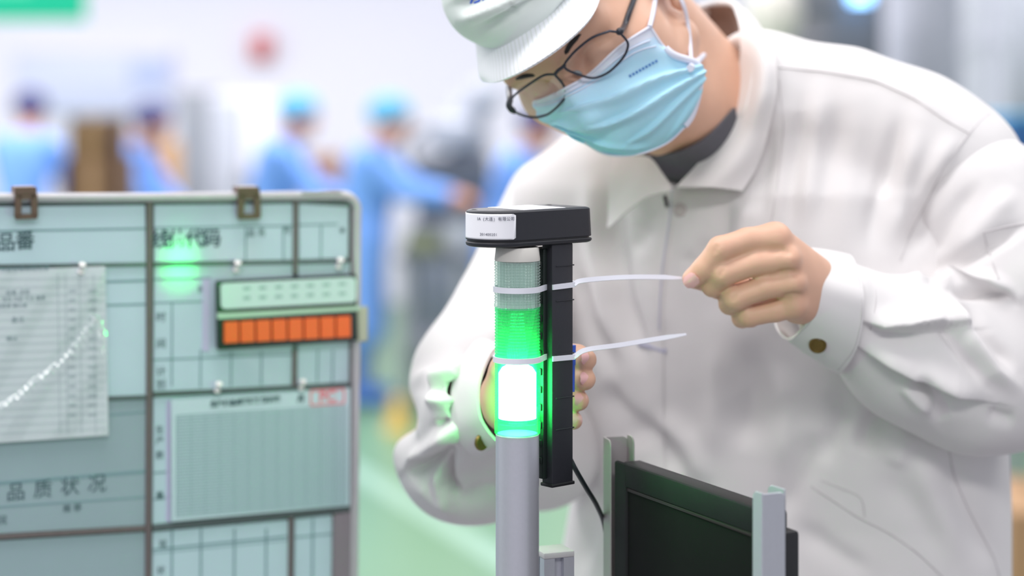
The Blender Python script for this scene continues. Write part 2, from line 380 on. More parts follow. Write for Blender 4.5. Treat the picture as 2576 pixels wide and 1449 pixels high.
# ------------------------------------------------------------------ sensor box strapped to it
SL = Vector((0.75, 0.66, 0)).normalized(); SW = Vector((-0.66, 0.75, 0)).normalized(); CC = Vector((-0.0113, 1.650, 0)); SR = 0.0262; SLEN = 0.0825
sensor = thing('sensor_box', 'black plastic sensor box with white labels strapped to the signal tower', 'sensor', (CC.x+SL.x*0.05, CC.y+SL.y*0.05, 1.43))
def housing_outline(r, ln, c=0.006):
    out = [(r*math.cos(a), r*math.sin(a)) for a in [math.pi/2+math.pi*i/24 for i in range(25)]]
    for k in range(5): a = -math.pi/2+math.pi/2*k/4; out.append((ln-c+c*math.cos(a), -r+c+c*math.sin(a)))
    for k in range(5): a = math.pi/2*k/4; out.append((ln-c+c*math.cos(a), r-c+c*math.sin(a)))
    return out
def prism(name, rings, m, parent, sharp=30):
    """rings: list of (outline pts, z)"""
    V, Fc = [], []; n = len(rings[0][0])
    for o, z in rings:
        for x, y in o: V.append(CC+SL*x+SW*y+ZA*z)
    for k in range(len(rings)-1):
        for i in range(n): j = (i+1) % n; Fc.append((k*n+i, k*n+j, (k+1)*n+j, (k+1)*n+i))
    Fc.append(tuple(reversed(range(n)))); Fc.append(tuple(range((len(rings)-1)*n, len(rings)*n)))
    return from_data(name, V, Fc, m, parent, True, sharp)
zT = HC-0.1051; zS = HC-(606-YH)*1.64/F; zB = HC-(622-YH)*1.632/F
O = housing_outline
prism('housing', [(O(SR-0.0005, SLEN-0.0003), zS+0.0007), (O(SR, SLEN), zS+0.0012), (O(SR-0.0005, SLEN-0.0012), zT-0.0012), (O(SR-0.0014, SLEN-0.002), zT-0.0004), (O(SR-0.0026, SLEN-0.003), zT)], M_black, sensor)
prism('seam_groove', [(O(SR-0.0012, SLEN-0.0012), zS-0.0008), (O(SR-0.0012, SLEN-0.0012), zS+0.0010)], M_blackg, sensor)
prism('bottom_cover', [(O(SR-0.0022, SLEN-0.002), zB), (O(SR-0.0006, SLEN-0.0002), zB+0.0008), (O(SR, SLEN+0.0006), zB+0.002), (O(SR, SLEN+0.0006), zS-0.0012), (O(SR-0.0006, SLEN), zS-0.0006)], M_black, sensor)
# labels
def on_top(x, y, dz=0.0002): return CC+SL*x+SW*y+ZA*(zT+dz)
bm = bmesh.new(); add_box(bm, on_top(0.031, 0.0), SL, SW, ZA, 0.046, 0.0445, 0.0005, 0.0002); o = from_bm('top_label', bm, M_white, sensor, True); o['label'] = 'blank white sticker on top'
for x_ in (-0.017, 0.070):
    lathe('screw', on_top(x_, 0.010 if x_ < 0 else 0.016, -0.0008), [(0.0030, 0), (0.0030, 0.001), (0.002, 0.0012), (0.002, 0.0005), (0.0001, 0.0005)], M_blackg, sensor, n=20)
V, Fc = [], []; nA = 28; zl0, zl1 = zS+0.0022, zT-0.0022
LA = [(SR*1.004*math.cos(a), SR*1.004*math.sin(a)) for a in np.linspace(math.radians(128), math.radians(262), nA)]
for z, ins in ((zl0, 0.0), (zl0+0.0012, 0), (zl1-0.0012, 0), (zl1, 0.0)):
    for x, y in LA: V.append(CC+SL*x+SW*y+ZA*z)
for k in range(3):
    for i in range(nA-1): Fc.append((k*nA+i, k*nA+i+1, (k+1)*nA+i+1, (k+1)*nA+i))
V[nA-1] = V[nA-2].copy(); V[3*nA+nA-1] = V[3*nA+nA-2].copy()
o = from_data('front_label', V, Fc, M_white, sensor, True); o['label'] = 'white printed sticker round the left end'
s_ = o.modifiers.new('thickness', 'SOLIDIFY'); s_.thickness = 0.0003
def curved_text(body, deg, z, size, par):
    """print wrapped round the rounded end, character by character; deg is the angle of its right end"""
    a = deg
    for ch in reversed(body):
        adv = size*(0.55 if ord(ch) < 128 else 1.02); a_ = math.radians(a-math.degrees(adv*0.5/SR))
        n = SL*math.cos(a_)+SW*math.sin(a_); t = SL*(-math.sin(a_))+SW*math.cos(a_)
        if ch != ' ': yield text(ch, size, CC+n*(SR*1.004+0.0002)+ZA*z, t, ZA, M_ink, None, 'lettering', 0.00006)
        a -= math.degrees(adv/SR)
def join(objs, name, par):
    bm = bmesh.new(); m = objs[0].data.materials[0] if objs[0].data.materials else M_ink
    for q in objs:
        bm.from_mesh(q.data); bpy.data.objects.remove(q)
    me = bpy.data.meshes.new(name); bm.to_mesh(me); bm.free(); me.materials.clear(); return link(name, me, m, par, False)
join(list(curved_text('IA (大连) 有限公司', 259, zT-0.0062, 0.0034, sensor)), 'lettering', sensor)
join(list(curved_text('201400201', 228, zS+0.0062, 0.0030, sensor)), 'lettering', sensor)
# column under the housing
c0 = Vector((-0.0113, 1.650, 0))-SW*(SR-0.003)
def colp(t, s): return CC+SL*t+SW*(-SR+0.003+s)
t0, t1, sd = 0.0565, 0.0835, 0.030
t0, t1 = 0.0375+0.0175, 0.0618+0.0180
zc0 = HC-(1226-YH)*1.657/F; zc1 = zB+0.0002
def colbox(name, a0, a1, s0, s1, z0, z1, m, bev=0.0008):
    c = colp((a0+a1)/2, (s0+s1)/2)+ZA*((z0+z1)/2)
    return box(name, c, (a1-a0, s1-s0, z1-z0), m, sensor, SL, SW, ZA, bev)
t0 = 0.0; 
# solve the column edges from the picture: near corner at px 1388, right edge at px 1443
def solve_t(px, s=0.0):
    lo_, hi_ = -0.02, 0.2
    for _ in range(50):
        md = (lo_+hi_)/2; p = colp(md, s)
        if PXL((p.x, p.y, 1.5))[0] < px: lo_ = md
        else: hi_ = md
    return lo_
t0, t1 = solve_t(1389), solve_t(1442)
colbox('column', t0, t1, 0.0, 0.0125, zc0, zc1, M_black, 0.0012)
colbox('end_plug', t0-0.0008, t1+0.0012, -0.0008, 0.0135, zc0-0.0006, zc0+0.0022, M_blackg, 0.0006)
for py in (670, 758, 893, 1003, 1082):
    z = HC-(py-YH)*1.66/F
    colbox('panel_ridge', t0+0.004, t1+0.0008, -0.0007, 0.010, z-0.0005, z+0.0005, M_black, 0.0003)
colbox('added_light_block', t0+0.001, t1-0.0015, 0.0120, 0.028, HC-(1020-YH)*1.68/F, zc1-0.004, M_blackg, 0.001)  # block added behind the column to keep the green lamplight off the fingers
# snap rail between tower and column
colbox('snap_rail', t0-0.0042, t0, 0.006, 0.013, zc0+0.006, zc1-0.004, M_pcb, 0.0005)
for i in range(12):
    z = zc0+0.018+i*0.0145
    colbox('snap_tab', t0-0.0058, t0-0.0038, 0.0075, 0.011, z, z+0.0055, M_pcb, 0.0004)
# ------------------------------------------------------------------ cable ties
def tie(py_t, py_c0, py_c1, tail, label):
    z = tz(py_t); root = thing('cable_tie', label, 'cable tie', (TC.x, TC.y, z), 'white nylon cable ties')
    # band round the tower and on through the slot of the column
    pts, nr = [], []
    for i in range(41):
        a = math.radians(200-i*5.4)-math.radians(40); 
        a = math.radians(150+i*4.6)
        n = Vector((math.cos(a), math.sin(a), 0)); pts.append(TC+n*(R+0.0006)+ZA*z); nr.append(n)
    pA = colp(t0+0.002, 0.008); pts.append(Vector((pA.x, pA.y, z))); nr.append(-SW)
    o = ribbon('band', pts, nr, 0.0046, 0.0011, M_nylon, root)
    a = colp(t0-0.0002, -0.0008); b = colp(t1+0.0006, -0.0010); Yc = a.y
    a.z = HC-(py_c0-YH)*a.y/F; b.z = HC-(py_c1-YH)*b.y/F
    ribbon('strap', [a, a.lerp(b, .5), b], -SW, 0.0042, 0.0013, M_nylon, root)
    T = [b+SL*(-0.001)]+[W(*q) for q in tail]; P = cat_rom(T, 24)
    w = [0.0040]*20+[0.0036, 0.0030, 0.0024, 0.0018]
    ribbon('tail', P, [(-.15, -1, 0.28)]*24, w, 0.0011, M_nylon, root)
    hb = colp(t1+0.003, 0.006); hb.z = b.z
    box('lock_head', hb, (0.0055, 0.0050, 0.0052), M_nylon, root, SL, SW, ZA, 0.0006)
    return root
tie(732, 723, 716, [(1465, 706, 1.680), (1560, 698, 1.71), (1650, 697, 1.74), (1722, 700, 1.7545)], 'upper cable tie, its tail pulled taut by the raised hand')
tie(910, 903, 898, [(1475, 880, 1.680), (1560, 868, 1.71), (1650, 853, 1.735), (1726, 841, 1.75)], 'lower cable tie with free tail, just above the lit segment')
# ------------------------------------------------------------------ sensor cable
P = cat_rom([W(1432, 1150, 1.690), W(1450, 1185, 1.692), W(1475, 1228, 1.71), W(1503, 1275, 1.74), W(1522, 1330, 1.775), W(1532, 1440, 1.79), W(1535, 1700, 1.80), W(1535, 2600, 1.80), W(1540, 5150, 1.80)], 60)
tag(tube('sensor_cable', P, 0.0021, M_cable, None, 10), 'thin black cable running down from the black sensor box', 'cable')

# ------------------------------------------------------------------ monitor panel between two aluminium posts
def px_line(px0, Y0, px1, Y1): return W(px0, 200, Y0), W(px1, 200, Y1)
pL = W(1556, 1105, 1.745); pR = W(1905, 1228, 1.537)
MD = Vector((pR.x-pL.x, pR.y-pL.y, 0)).normalized(); MN = Vector((MD.y, -MD.x, 0))     # MN faces the camera side
if MN.y > 0: MN = -MN
def mbox(name, base, a0, a1, n0, n1, z0, z1, m, par, bev=0.001):
    c = Vector((base.x, base.y, 0))+MD*((a0+a1)/2)+MN*((n0+n1)/2)+ZA*((z0+z1)/2)
    return box(name, c, (a1-a0, abs(n1-n0), z1-z0), m, par, MD, MN, ZA, bev)
def channel_post(base, ztop, wdt, dep, label, face):
    """upright U channel with rounded top corners: web and two flanges, standing on the floor"""
    r = thing('aluminium_post', label, 'post', (base.x, base.y, 0), 'aluminium posts of the monitor')
    def plate(name, o_, d_, n_, w_, h0, h1, th):
        rr = min(0.006, w_*0.45); out = [(0, h0), (w_, h0), (w_, h1-rr)]+[(w_-rr+rr*math.cos(a), h1-rr+rr*math.sin(a)) for a in np.linspace(0.2, math.pi/2, 6)]+[(0, h1)]
        V = [o_+d_*x+ZA*z for x, z in out]+[o_+d_*x+ZA*z+n_*th for x, z in out]; n = len(out)
        Fc = [tuple(range(n)), tuple(range(2*n-1, n-1, -1))]+[(i, i+n, (i+1) % n+n, (i+1) % n) for i in range(n)]
        bm = bmesh.new(); vs = [bm.verts.new(v) for v in V]
        for f in Fc: bm.faces.new([vs[i] for i in f])
        bmesh.ops.recalc_face_normals(bm, faces=bm.faces); bmesh.ops.bevel(bm, geom=[e for e in bm.edges if e.calc_face_angle(0) > 0.9], offset=0.0004, segments=1, affect='EDGES')
        return from_bm(name, bm, M_alu2 if face else M_alu, r, True, 35)
    b = Vector((base.x, base.y, 0))
    return r, plate, b
UX = Vector((0.80, 0.60, 0)).normalized(); UY = Vector((-0.60, 0.80, 0))
# far post: the open side of the channel faces the camera, the flanges point at the lens
ztL = HC-(1105-YH)*1.745/F
rl, pl, b = channel_post(W(1530, 1105, 1.752), ztL, 0, 0, 'left aluminium channel post with a green-lit edge, behind the monitor', True)
A = W(1519, 1105, 1.757); A.z = 0; Bp = W(1581, 1105, 1.762); Bp.z = 0; WX = (Bp-A).normalized(); WN = Vector((WX.y, -WX.x, 0))
pl('web', A, WX, -WN, (Bp-A).length, 0.0, ztL, 0.0016)
A3 = W(1535, 1105, 1.739); A3.z = 0; fl = (A3-A).normalized(); pl('flange', A, fl, WX, (A3-A).length, 0.0, ztL, 0.0014)
fr = Vector((0.36, -1, 0)).normalized(); pl('flange', Bp, fr, -WX, 0.014, 0.0, ztL+0.0015, 0.0014)
# near post: a closed face towards the camera
ztR = HC-(1232-YH)*1.535/F
rr_, pr, b = channel_post(W(1905, 1228, 1.537), ztR, 0, 0, 'right aluminium channel post, nearest the camera, in front of the white jacket', False)
A2 = W(1893, 1228, 1.530); A2.z = 0; B2 = W(1917, 1228, 1.518); B2.z = 0; C2 = W(1977, 1228, 1.528); C2.z = 0
d1 = (B2-A2).normalized(); d2 = (C2-B2).normalized()
pr('side_face', B2, -d1, Vector((d1.y, -d1.x, 0))*-1, (B2-A2).length, 0.0, ztR+0.0008, 0.0014)
pr('front_face', B2, d2, Vector((-d2.y, d2.x, 0)), (C2-B2).length, 0.0, ztR, 0.0014)
e3 = Vector((-d2.y, d2.x, 0)); pr('back_flange', C2, e3, -d2, 0.022, 0.0, ztR+0.002, 0.0014)
# the monitor, slid between the posts
mon = thing('monitor', 'black monitor panel held between two aluminium posts', 'monitor', (pL.x, pL.y, 1.2))
mb = W(1545, 1158, 1.738); me_ = W(1905, 1276, 1.540); mD = Vector((me_.x-mb.x, me_.y-mb.y, 0)).normalized(); mN = Vector((mD.y, -mD.x, 0))
if mN.dot(Vector((-1, -0.3, 0))) < 0: mN = -mN
Lm = 0.226; zt_ = HC-(1158-YH)*1.738/F; zb_ = zt_-0.19
def mb_(name, a0, a1, n0, n1, z0, z1, m, bev=0.001):
    c = Vector((mb.x, mb.y, 0))+mD*((a0+a1)/2)+mN*((n0+n1)/2)+ZA*((z0+z1)/2)
    return box(name, c, (a1-a0, n1-n0, z1-z0), m, mon, mD, mN, ZA, bev)
mb_('back_shell', 0.001, Lm-0.001, -0.026, -0.004, zb_+0.001, zt_-0.001, M_blackg, 0.004)
bz = 0.017
mb_('bezel_top', 0.0, Lm, -0.0045, 0.0, zt_-bz-0.003, zt_, M_bezel, 0.002)
mb_('bezel_bottom', 0.0, Lm, -0.0045, 0.0, zb_, zb_+bz, M_bezel, 0.002)
mb_('bezel_side', 0.0, 0.020, -0.0045, 0.0003, zb_, zt_, M_bezel, 0.002)
mb_('bezel_side', Lm-0.014, Lm, -0.0045, 0.0003, zb_, zt_, M_bezel, 0.002)
mb_('stand_clamp', Lm-0.03, Lm+0.008, -0.030, -0.012, zb_, HC-(1366-YH)*1.5/F, M_blackg, 0.003)
mb_('screen', 0.012, Lm-0.012, -0.0055, -0.0022, zb_+0.012, zt_-0.014, M_screen, 0.0005)
M_maroon = mat('maroon_gasket', srgb(44, 30, 34), 0.5)
mb_('screen_gasket', 0.0205, Lm-0.0145, -0.0030, -0.0010, zt_-bz-0.0058, zt_-bz-0.0030, M_maroon, 0.0003)
# ------------------------------------------------------------------ slotted aluminium profile with a grey cap
pc = W(1391, 1390, 1.70); pf = thing('aluminium_profile', 'slotted aluminium profile with grey end cap behind the tower pole', 'post', (pc.x, pc.y, 0))
ztp = HC-(1402-YH)*1.69/F; q = 0.0135; PXv = Vector((0.93, 0.37, 0)).normalized(); PYv = Vector((-PXv.y, PXv.x, 0))
out = []
for k in range(4):
    for (x, y) in ((-1, -1), (-0.30, -1), (-0.30, -0.55), (0.30, -0.55), (0.30, -1)):
        c_, s_ = [(1, 0), (0, 1), (-1, 0), (0, -1)][k]; out.append((x*c_-y*s_, x*s_+y*c_))
n = len(out); base = Vector((pc.x, pc.y, 0))
V = [base+PXv*(x*q)+PYv*(y*q)+ZA*z for z in (0, ztp) for x, y in out]
from_data('extrusion', V, [(i, (i+1) % n, n+(i+1) % n, n+i) for i in range(n)]+[tuple(range(n-1, -1, -1)), tuple(range(n, 2*n))], M_alu, pf, False)
box('end_cap', base+ZA*(ztp+0.0025), (2*q+0.0006, 2*q+0.0006, 0.005), mat('grey_cap', srgb(196, 194, 196), 0.5), pf, PXv, PYv, ZA, 0.0009)

# blue pen gripped behind the sensor box
pn = thing('blue_pen', 'small blue pen peeping out behind the sensor box between the fingers', 'pen', W(1438, 940, 1.700)); mp = mat('blue_plastic', srgb(58, 98, 206), 0.35)
tube('barrel', [W(1437, 985, 1.697), W(1438, 900, 1.697)], 0.0030, mp, pn, 12); tube('pen_cap', [W(1438, 918, 1.697), W(1439, 868, 1.697)], 0.0034, mp, pn, 12)
# ------------------------------------------------------------------ production board on the left
M_frame = mat('worn_grey_tube', srgb(196, 194, 198), 0.35, 0.35, noise=0.1, nscale=90)
M_frame2 = mat('brown_grey_rail', srgb(118, 108, 108), 0.45, 0.2, noise=0.18, nscale=150)
M_rail = mat('dark_rail', srgb(98, 108, 110), 0.35, 0.2, noise=0.1, nscale=120)
M_teal = mat('pale_teal_acrylic', srgb(192, 215, 225), 0.09, noise=0.05, nscale=25, spec=0.6)
M_teal2 = mat('grey_teal_sheet', srgb(156, 176, 184), 0.12, noise=0.08, nscale=14, spec=0.6)
M_line = mat('grey_teal_print', srgb(122, 152, 160), 0.5)
M_dprint = mat('slate_print', srgb(66, 92, 100), 0.6)
M_paper = mat('white_paper', srgb(222, 232, 238), 0.6)
M_lilac = mat('lilac_strip', srgb(196, 190, 222), 0.5)
M_clip = mat('brown_steel_clip', srgb(120, 96, 86), 0.4, 0.5, noise=0.2, nscale=300)
M_pin = mat('white_pin', srgb(232, 228, 228), 0.35)
M_red = mat('red_stamp_ink', srgb(226, 140, 150), 0.7)
M_panelw = mat('indicator_strip', srgb(196, 220, 216), 0.25)
M_orange = mat('orange_tile', srgb(238, 104, 46), 0.35)
M_housing = mat('black_lacquer', srgb(34, 46, 44), 0.25)
M_tab = mat('khaki_tab', srgb(176, 180, 160), 0.5)
BA, BT = math.radians(27.0), math.radians(-2.2)
P0 = W(450, 1000, 1.985)
Bh = Vector((math.cos(BA), math.sin(BA), 0)); Bn = Vector((math.sin(BA)*math.cos(BT), -math.cos(BA)*math.cos(BT), math.sin(BT)))
Bv = Bn.cross(Bh).normalized()
if Bv.z < 0: Bv = -Bv
CAMP = Vector((0, 0, HC))
def B(px, py, off=0.0):
    d = Vector(((px-CX)/F, 1, -(py-YH)/F)); t = ((P0+Bn*off)-CAMP).dot(Bn)/d.dot(Bn); return CAMP+d*t
board = thing('production_board', 'wall-like production board of pale teal pockets in a grey metal frame', 'notice board', (B(450, 1449).x, B(450, 1449).y, 0))
def slab(name, poly, o0, o1, m, par=None, bev=0.0, label=None):
    """flat plate whose outline is given on the board; from depth o0 to o1 above the board plane"""
    bm = bmesh.new(); a = [bm.verts.new(B(x, y, o1)) for x, y in poly]; b = [bm.verts.new(B(x, y, o1)-Bn*(o1-o0)) for x, y in poly]; n = len(poly)
    bm.faces.new(a); bm.faces.new(b[::-1])
    for i in range(n): bm.faces.new((a[i], b[i], b[(i+1) % n], a[(i+1) % n]))
    bmesh.ops.recalc_face_normals(bm, faces=bm.faces)
    if bev: bmesh.ops.bevel(bm, geom=list(bm.edges), offset=bev, segments=2, affect='EDGES')
    o = from_bm(name, bm, m, par if par is not None else board, True, 35)
    if label: o['label'] = label
    return o
def strip(name, p, q, w, o0, o1, m, par=None, bev=0.0):
    (x0, y0), (x1, y1) = p, q; L = math.hypot(x1-x0, y1-y0); nx, ny = -(y1-y0)/L*w/2, (x1-x0)/L*w/2
    return slab(name, [(x0+nx, y0+ny), (x1+nx, y1+ny), (x1-nx, y1-ny), (x0-nx, y0-ny)], o0, o1, m, par, bev)
XL = -150
slab('back_panel', [(XL, 500), (896, 498), (884, 1800), (XL, 1830)], -0.006, -0.002, mat('panel_back', srgb(150, 160, 160), 0.5))
# acrylic pocket sheets, one per pocket
def pocket(poly, m=M_teal, h=0.002): return slab('pocket_sheet', poly, -0.002, h, m, None, 0.0006)
pocket([(XL, 522), (366, 516), (368, 662), (XL, 668)])
pocket([(XL, 676), (368, 668), (369, 996), (XL, 1014)])
pocket([(XL, 1022), (369, 1003), (368, 1322), (XL, 1352)], M_teal2)
pocket([(XL, 1368), (367, 1338), (364, 1800), (XL, 1830)], M_teal2)
pocket([(388, 516), (738, 512), (738, 655), (388, 660)])
pocket([(752, 512), (878, 520), (876, 650), (752, 654)])
pocket([(388, 670), (738, 664), (736, 972), (386, 986)])
pocket([(750, 664), (884, 660), (882, 962), (748, 970)])
pocket([(386, 1000), (884, 972), (884, 1268), (384, 1320)])
pocket([(384, 1338), (728, 1308), (722, 1790), (380, 1800)])
pocket([(742, 1306), (836, 1296), (832, 1785), (738, 1790)])
slab('side_plate', [(840, 1294), (886, 1288), (878, 1790), (834, 1790)], -0.002, 0.006, mat('grey_violet_plate', srgb(138, 128, 136), 0.4), None, 0.0008)
# frame tubes
TB = [B(XL, 497, 0.004), B(300, 497, 0.004), B(700, 493, 0.004), B(846, 491, 0.004)]
R0 = B(897, 540, 0.004)
arc = [B(846, 491, 0.004), B(872, 493, 0.004), B(888, 503, 0.004), B(897, 520, 0.004), R0]
side = [B(896.5, 700, 0.004), B(894, 1000, 0.004), B(891, 1300, 0.004), B(886, 1800, 0.004)]
foot = side[-1].copy(); foot.z = 0.0
tube('frame', cat_rom(TB, 14)[:-1]+cat_rom(arc, 12)[:-1]+[R0]+side+[foot], 0.0046, M_frame, board, 14)
lf = B(XL, 497, 0.004); lf0 = lf.copy(); lf0.z = 0; tube('frame', [lf, lf0], 0.0046, M_frame, board, 12)
strip('top_cover', (760, 487), (862, 486), 13, 0.006, 0.0105, M_frame, None, 0.0015)
strip('edge_strip', (888, 520), (874, 1800), 9, -0.002, 0.0035, M_frame2)
strip('edge_strip', (XL, 513), (880, 506), 8, -0.002, 0.003, M_rail)
# rails
def rail(p, q, w, m=M_rail, h=0.005): return strip('rail', p, q, w, -0.002, h, m, None, 0.0006)
rail((377, 505), (376, 1000), 14, M_frame2); rail((376, 1000), (372, 1800), 14, M_frame2)
rail((745, 505), (744, 690), 11, M_frame2); rail((743, 880), (741, 975), 11, M_frame2); rail((733, 1300), (729, 1790), 11, M_frame2)
rail((XL, 672), (369, 665), 8); rail((386, 665), (880, 656), 8); rail((XL, 1018), (369, 999), 9); rail((384, 992), (884, 967), 9)
rail((XL, 1360), (367, 1330), 12, M_frame2); rail((384, 1329), (886, 1279), 14)
# print on the pockets
def line(p, q, w=3, m=M_line): return strip('printed_line', p, q, w, 0.0018, 0.0023, m)
line((XL, 584), (366, 575), 5); line((265, 709), (368, 706), 6); line((265, 768), (368, 765), 5)
line((388, 573), (738, 568), 4); line((752, 566), (850, 564), 4); line((386, 703), (530, 700), 5); line((386, 762), (515, 758), 4)
line((XL, 1228), (368, 1186), 8); line((XL, 1286), (368, 1250), 4); line((265, 1045), (368, 1036), 4)
for p, q in (((618, 568), (618, 655)), ((713, 566), (713, 655)), ((808, 566), (807, 650)), ((433, 762), (432, 972)), ((505, 880), (504, 975)), ((582, 885), (581, 972)), ((658, 885), (657, 968)), ((800, 880), (798, 962)), ((838, 880), (836, 962))): line(p, q, 4)
for x in (433, 506, 590, 670): line((x, 1330), (x-3, 1795), 5)
line((787, 1305), (783, 1790), 5)
line((386, 905), (738, 892), 4); line((384, 1383), (722, 1350), 5); line((384, 1392), (722, 1359), 2); line((742, 1352), (836, 1343), 4); line((386, 1190), (430, 1186), 4); line((386, 1256), (430, 1250), 4)
def btext(s, x, y, hpx, m=M_dprint, off=0.0024, vertical=False, par=None, bold=0.0, rot=0.0):
    sz = hpx/F*B(x, y).y*1.12; out = []
    return text(s, sz, B(x, y, off), Bh, Bv, m, par if par is not None else board, 'lettering', 0.00008, 'CENTER', bold)
btext('品', 15, 612, 44, bold=0.0003); btext('番', 63, 608, 44, bold=0.0003)
for i, ch in enumerate('线体代码'): btext(ch, 404+i*43, 605-i*1.0, 44, bold=0.0004)
btext('品 名', 645, 586, 20); btext('月', 722, 580, 20); btext('※', 861, 580, 24)
for i, ch in enumerate('品质状况'): btext(ch, 40+i*68, 1240-i*7, 44)
btext('推 移', 182, 1279, 19)
for ch, y in (('时', 799), ('间', 866), ('计', 936), ('划', 968)): btext(ch, 405, y, 24)
for ch, y in (('生', 1082), ('产', 1110), ('数', 1146), ('量', 1248)): btext(ch, 402, y, 20)
btext('现', 410, 1370, 20); btext('状', 405, 1436, 20); btext('况', 6, 1310, 22); btext('时', 508, 730, 20)
strip('side_tape', (519, 702), (518, 884), 18, 0.002, 0.0030, M_lilac); strip('side_tape', (424, 1010), (423, 1312), 9, 0.002, 0.0028, M_lilac)
# loose pieces on the board -------------------------------------------------
def paper(label, poly, o0, o1, m, name='paper_sheet'):
    c = sum((B(x, y, o0) for x, y in poly), Vector())/len(poly); r = thing(name, label, 'paper', c)
    return r
# A: the clipped form at the lower right
pa = paper('pale teal form with a fine grid and red stamp pinned low on the board', [(430, 1004), (886, 974), (886, 1272), (432, 1312)], 0.006, 0.007, M_teal)
slab('sheet', [(430, 1006), (881, 976), (880, 1272), (432, 1312)], 0.0062, 0.0070, mat('form_paper', srgb(196, 217, 224), 0.25), pa)
x0, x1 = 442, 874
for i in range(34):
    t = i/33; strip('ruled_line', (x0, 1046+t*(1300-1046)), (x1, 1020+t*(1268-1020)), 1.9, 0.0069, 0.0072, M_line, pa)
for i in range(60):
    x = 445+i*7.2; strip('ruled_column', (x, 1046-(x-442)*0.060), (x, 1300-(x-442)*0.075), 1.3 if i % 5 else 2.2, 0.0069, 0.0071, M_line, pa)
btext('生产线品质管理推移记录', 618, 1011, 15, M_dprint, 0.0074, par=pa, bold=0.0003); btext('月', 757, 1004, 18, M_dprint, 0.0074, par=pa, bold=0.0003)
st = [(782, 983), (866, 978), (866, 1014), (782, 1020)]
for a, b in zip(st, st[1:]+st[:1]): strip('red_stamp', a, b, 5, 0.0069, 0.0073, M_red, pa)
btext('PC', 824, 999, 34, M_red, 0.0074, par=pa, bold=0.0006)
# B: the form in a wrinkled plastic sleeve at the left
pbp = [(XL+90, 682), (265, 670), (273, 1095), (XL+90, 1118)]
pb = paper('white form in a wrinkled clear sleeve pinned to the left of the board', pbp, 0.006, 0.01, M_paper)
slab('sheet', pbp, 0.0060, 0.0068, M_paper, pb)
def ptxt(x, y, s, h=13): btext(s, x, y, h, M_line, 0.0071, par=pb)
ptxt(62, 677, '作业日常点检记录', 14); ptxt(45, 736, '设备 点检'); ptxt(60, 752, '项目 内容 方法 基准', 11); ptxt(30, 770, '点检者 确认者', 11); ptxt(45, 805, '备注', 15); ptxt(30, 852, '确认', 13)
for i in range(20):
    y = 700+i*20.5; strip('ruled_line', (XL+95, y+4), (266, y-1.5-i*0.5), 1.6, 0.0067, 0.0070, mat('faint_print', srgb(176, 192, 200), 0.6), pb)
for x in (145, 165, 200, 235): strip('ruled_column', (x, 690), (x+6, 1092), 2, 0.0067, 0.0070, mat('faint_print', srgb(176, 192, 200), 0.6), pb)
for i in range(14):
    for x, w in ((173, 18), (222, 22)): strip('printed_mark', (x, 732+i*24), (x+w, 731+i*24), 7, 0.0067, 0.0070, mat('faint_print', srgb(176, 192, 200), 0.6), pb)
nx_, ny_ = 46, 46; C = []
crease = [(-60, 1060), (0, 1032), (40, 1010), (95, 962), (140, 930), (185, 890), (222, 838), (240, 815)]
crease2 = [(236, 812), (250, 850), (262, 900)]
def segd(x, y, pl):
    b = 1e9
    for (ax, ay), (bx, by) in zip(pl, pl[1:]):
        l2 = (bx-ax)**2+(by-ay)**2; t = min(1, max(0, ((x-ax)*(bx-ax)+(y-ay)*(by-ay))/l2)); b = min(b, math.hypot(x-ax-t*(bx-ax), y-ay-t*(by-ay)))
    return b
V = []
for j in range(ny_*2):
    for i in range(nx_*2):
        u, v = i/(nx_*2-1), j/(ny_*2-1)
        xa = pbp[0][0]*(1-u)+pbp[1][0]*u; ya = pbp[0][1]*(1-u)+pbp[1][1]*u; xb = pbp[3][0]*(1-u)+pbp[2][0]*u; yb = pbp[3][1]*(1-u)+pbp[2][1]*u
        x = xa*(1-v)+xb*v; y = ya*(1-v)+yb*v
        d = min(segd(x, y, crease), segd(x, y, crease2)); off = 0.0086+0.0062*math.exp(-(d/10)**2)*(0.6+0.4*math.sin(x*0.31)*math.cos(y*0.23))+0.0005*math.sin(x*0.05+y*0.03)+0.002*v*v
        V.append(B(x, y, off))
nn = nx_*2
M_sleeve = bpy.data.materials.new('clear_sleeve_film'); M_sleeve.use_nodes = True; nt = M_sleeve.node_tree; nt.nodes.clear()
_o = nt.nodes.new('ShaderNodeOutputMaterial'); _t = nt.nodes.new('ShaderNodeBsdfTransparent'); _g = nt.nodes.new('ShaderNodeBsdfGlossy'); _g.inputs[1].default_value = 0.12
_m = nt.nodes.new('ShaderNodeMixShader'); _f = nt.nodes.new('ShaderNodeFresnel'); _f.inputs[0].default_value = 1.6
_m.inputs[0].default_value = 0.22; nt.links.new(_t.outputs[0], _m.inputs[1]); nt.links.new(_g.outputs[0], _m.inputs[2]); nt.links.new(_m.outputs[0], _o.inputs[0])
o = from_data('clear_sleeve', V, [(j*nn+i, j*nn+i+1, (j+1)*nn+i+1, (j+1)*nn+i) for j in range(ny_*2-1) for i in range(nn-1)], M_sleeve, pb, True)
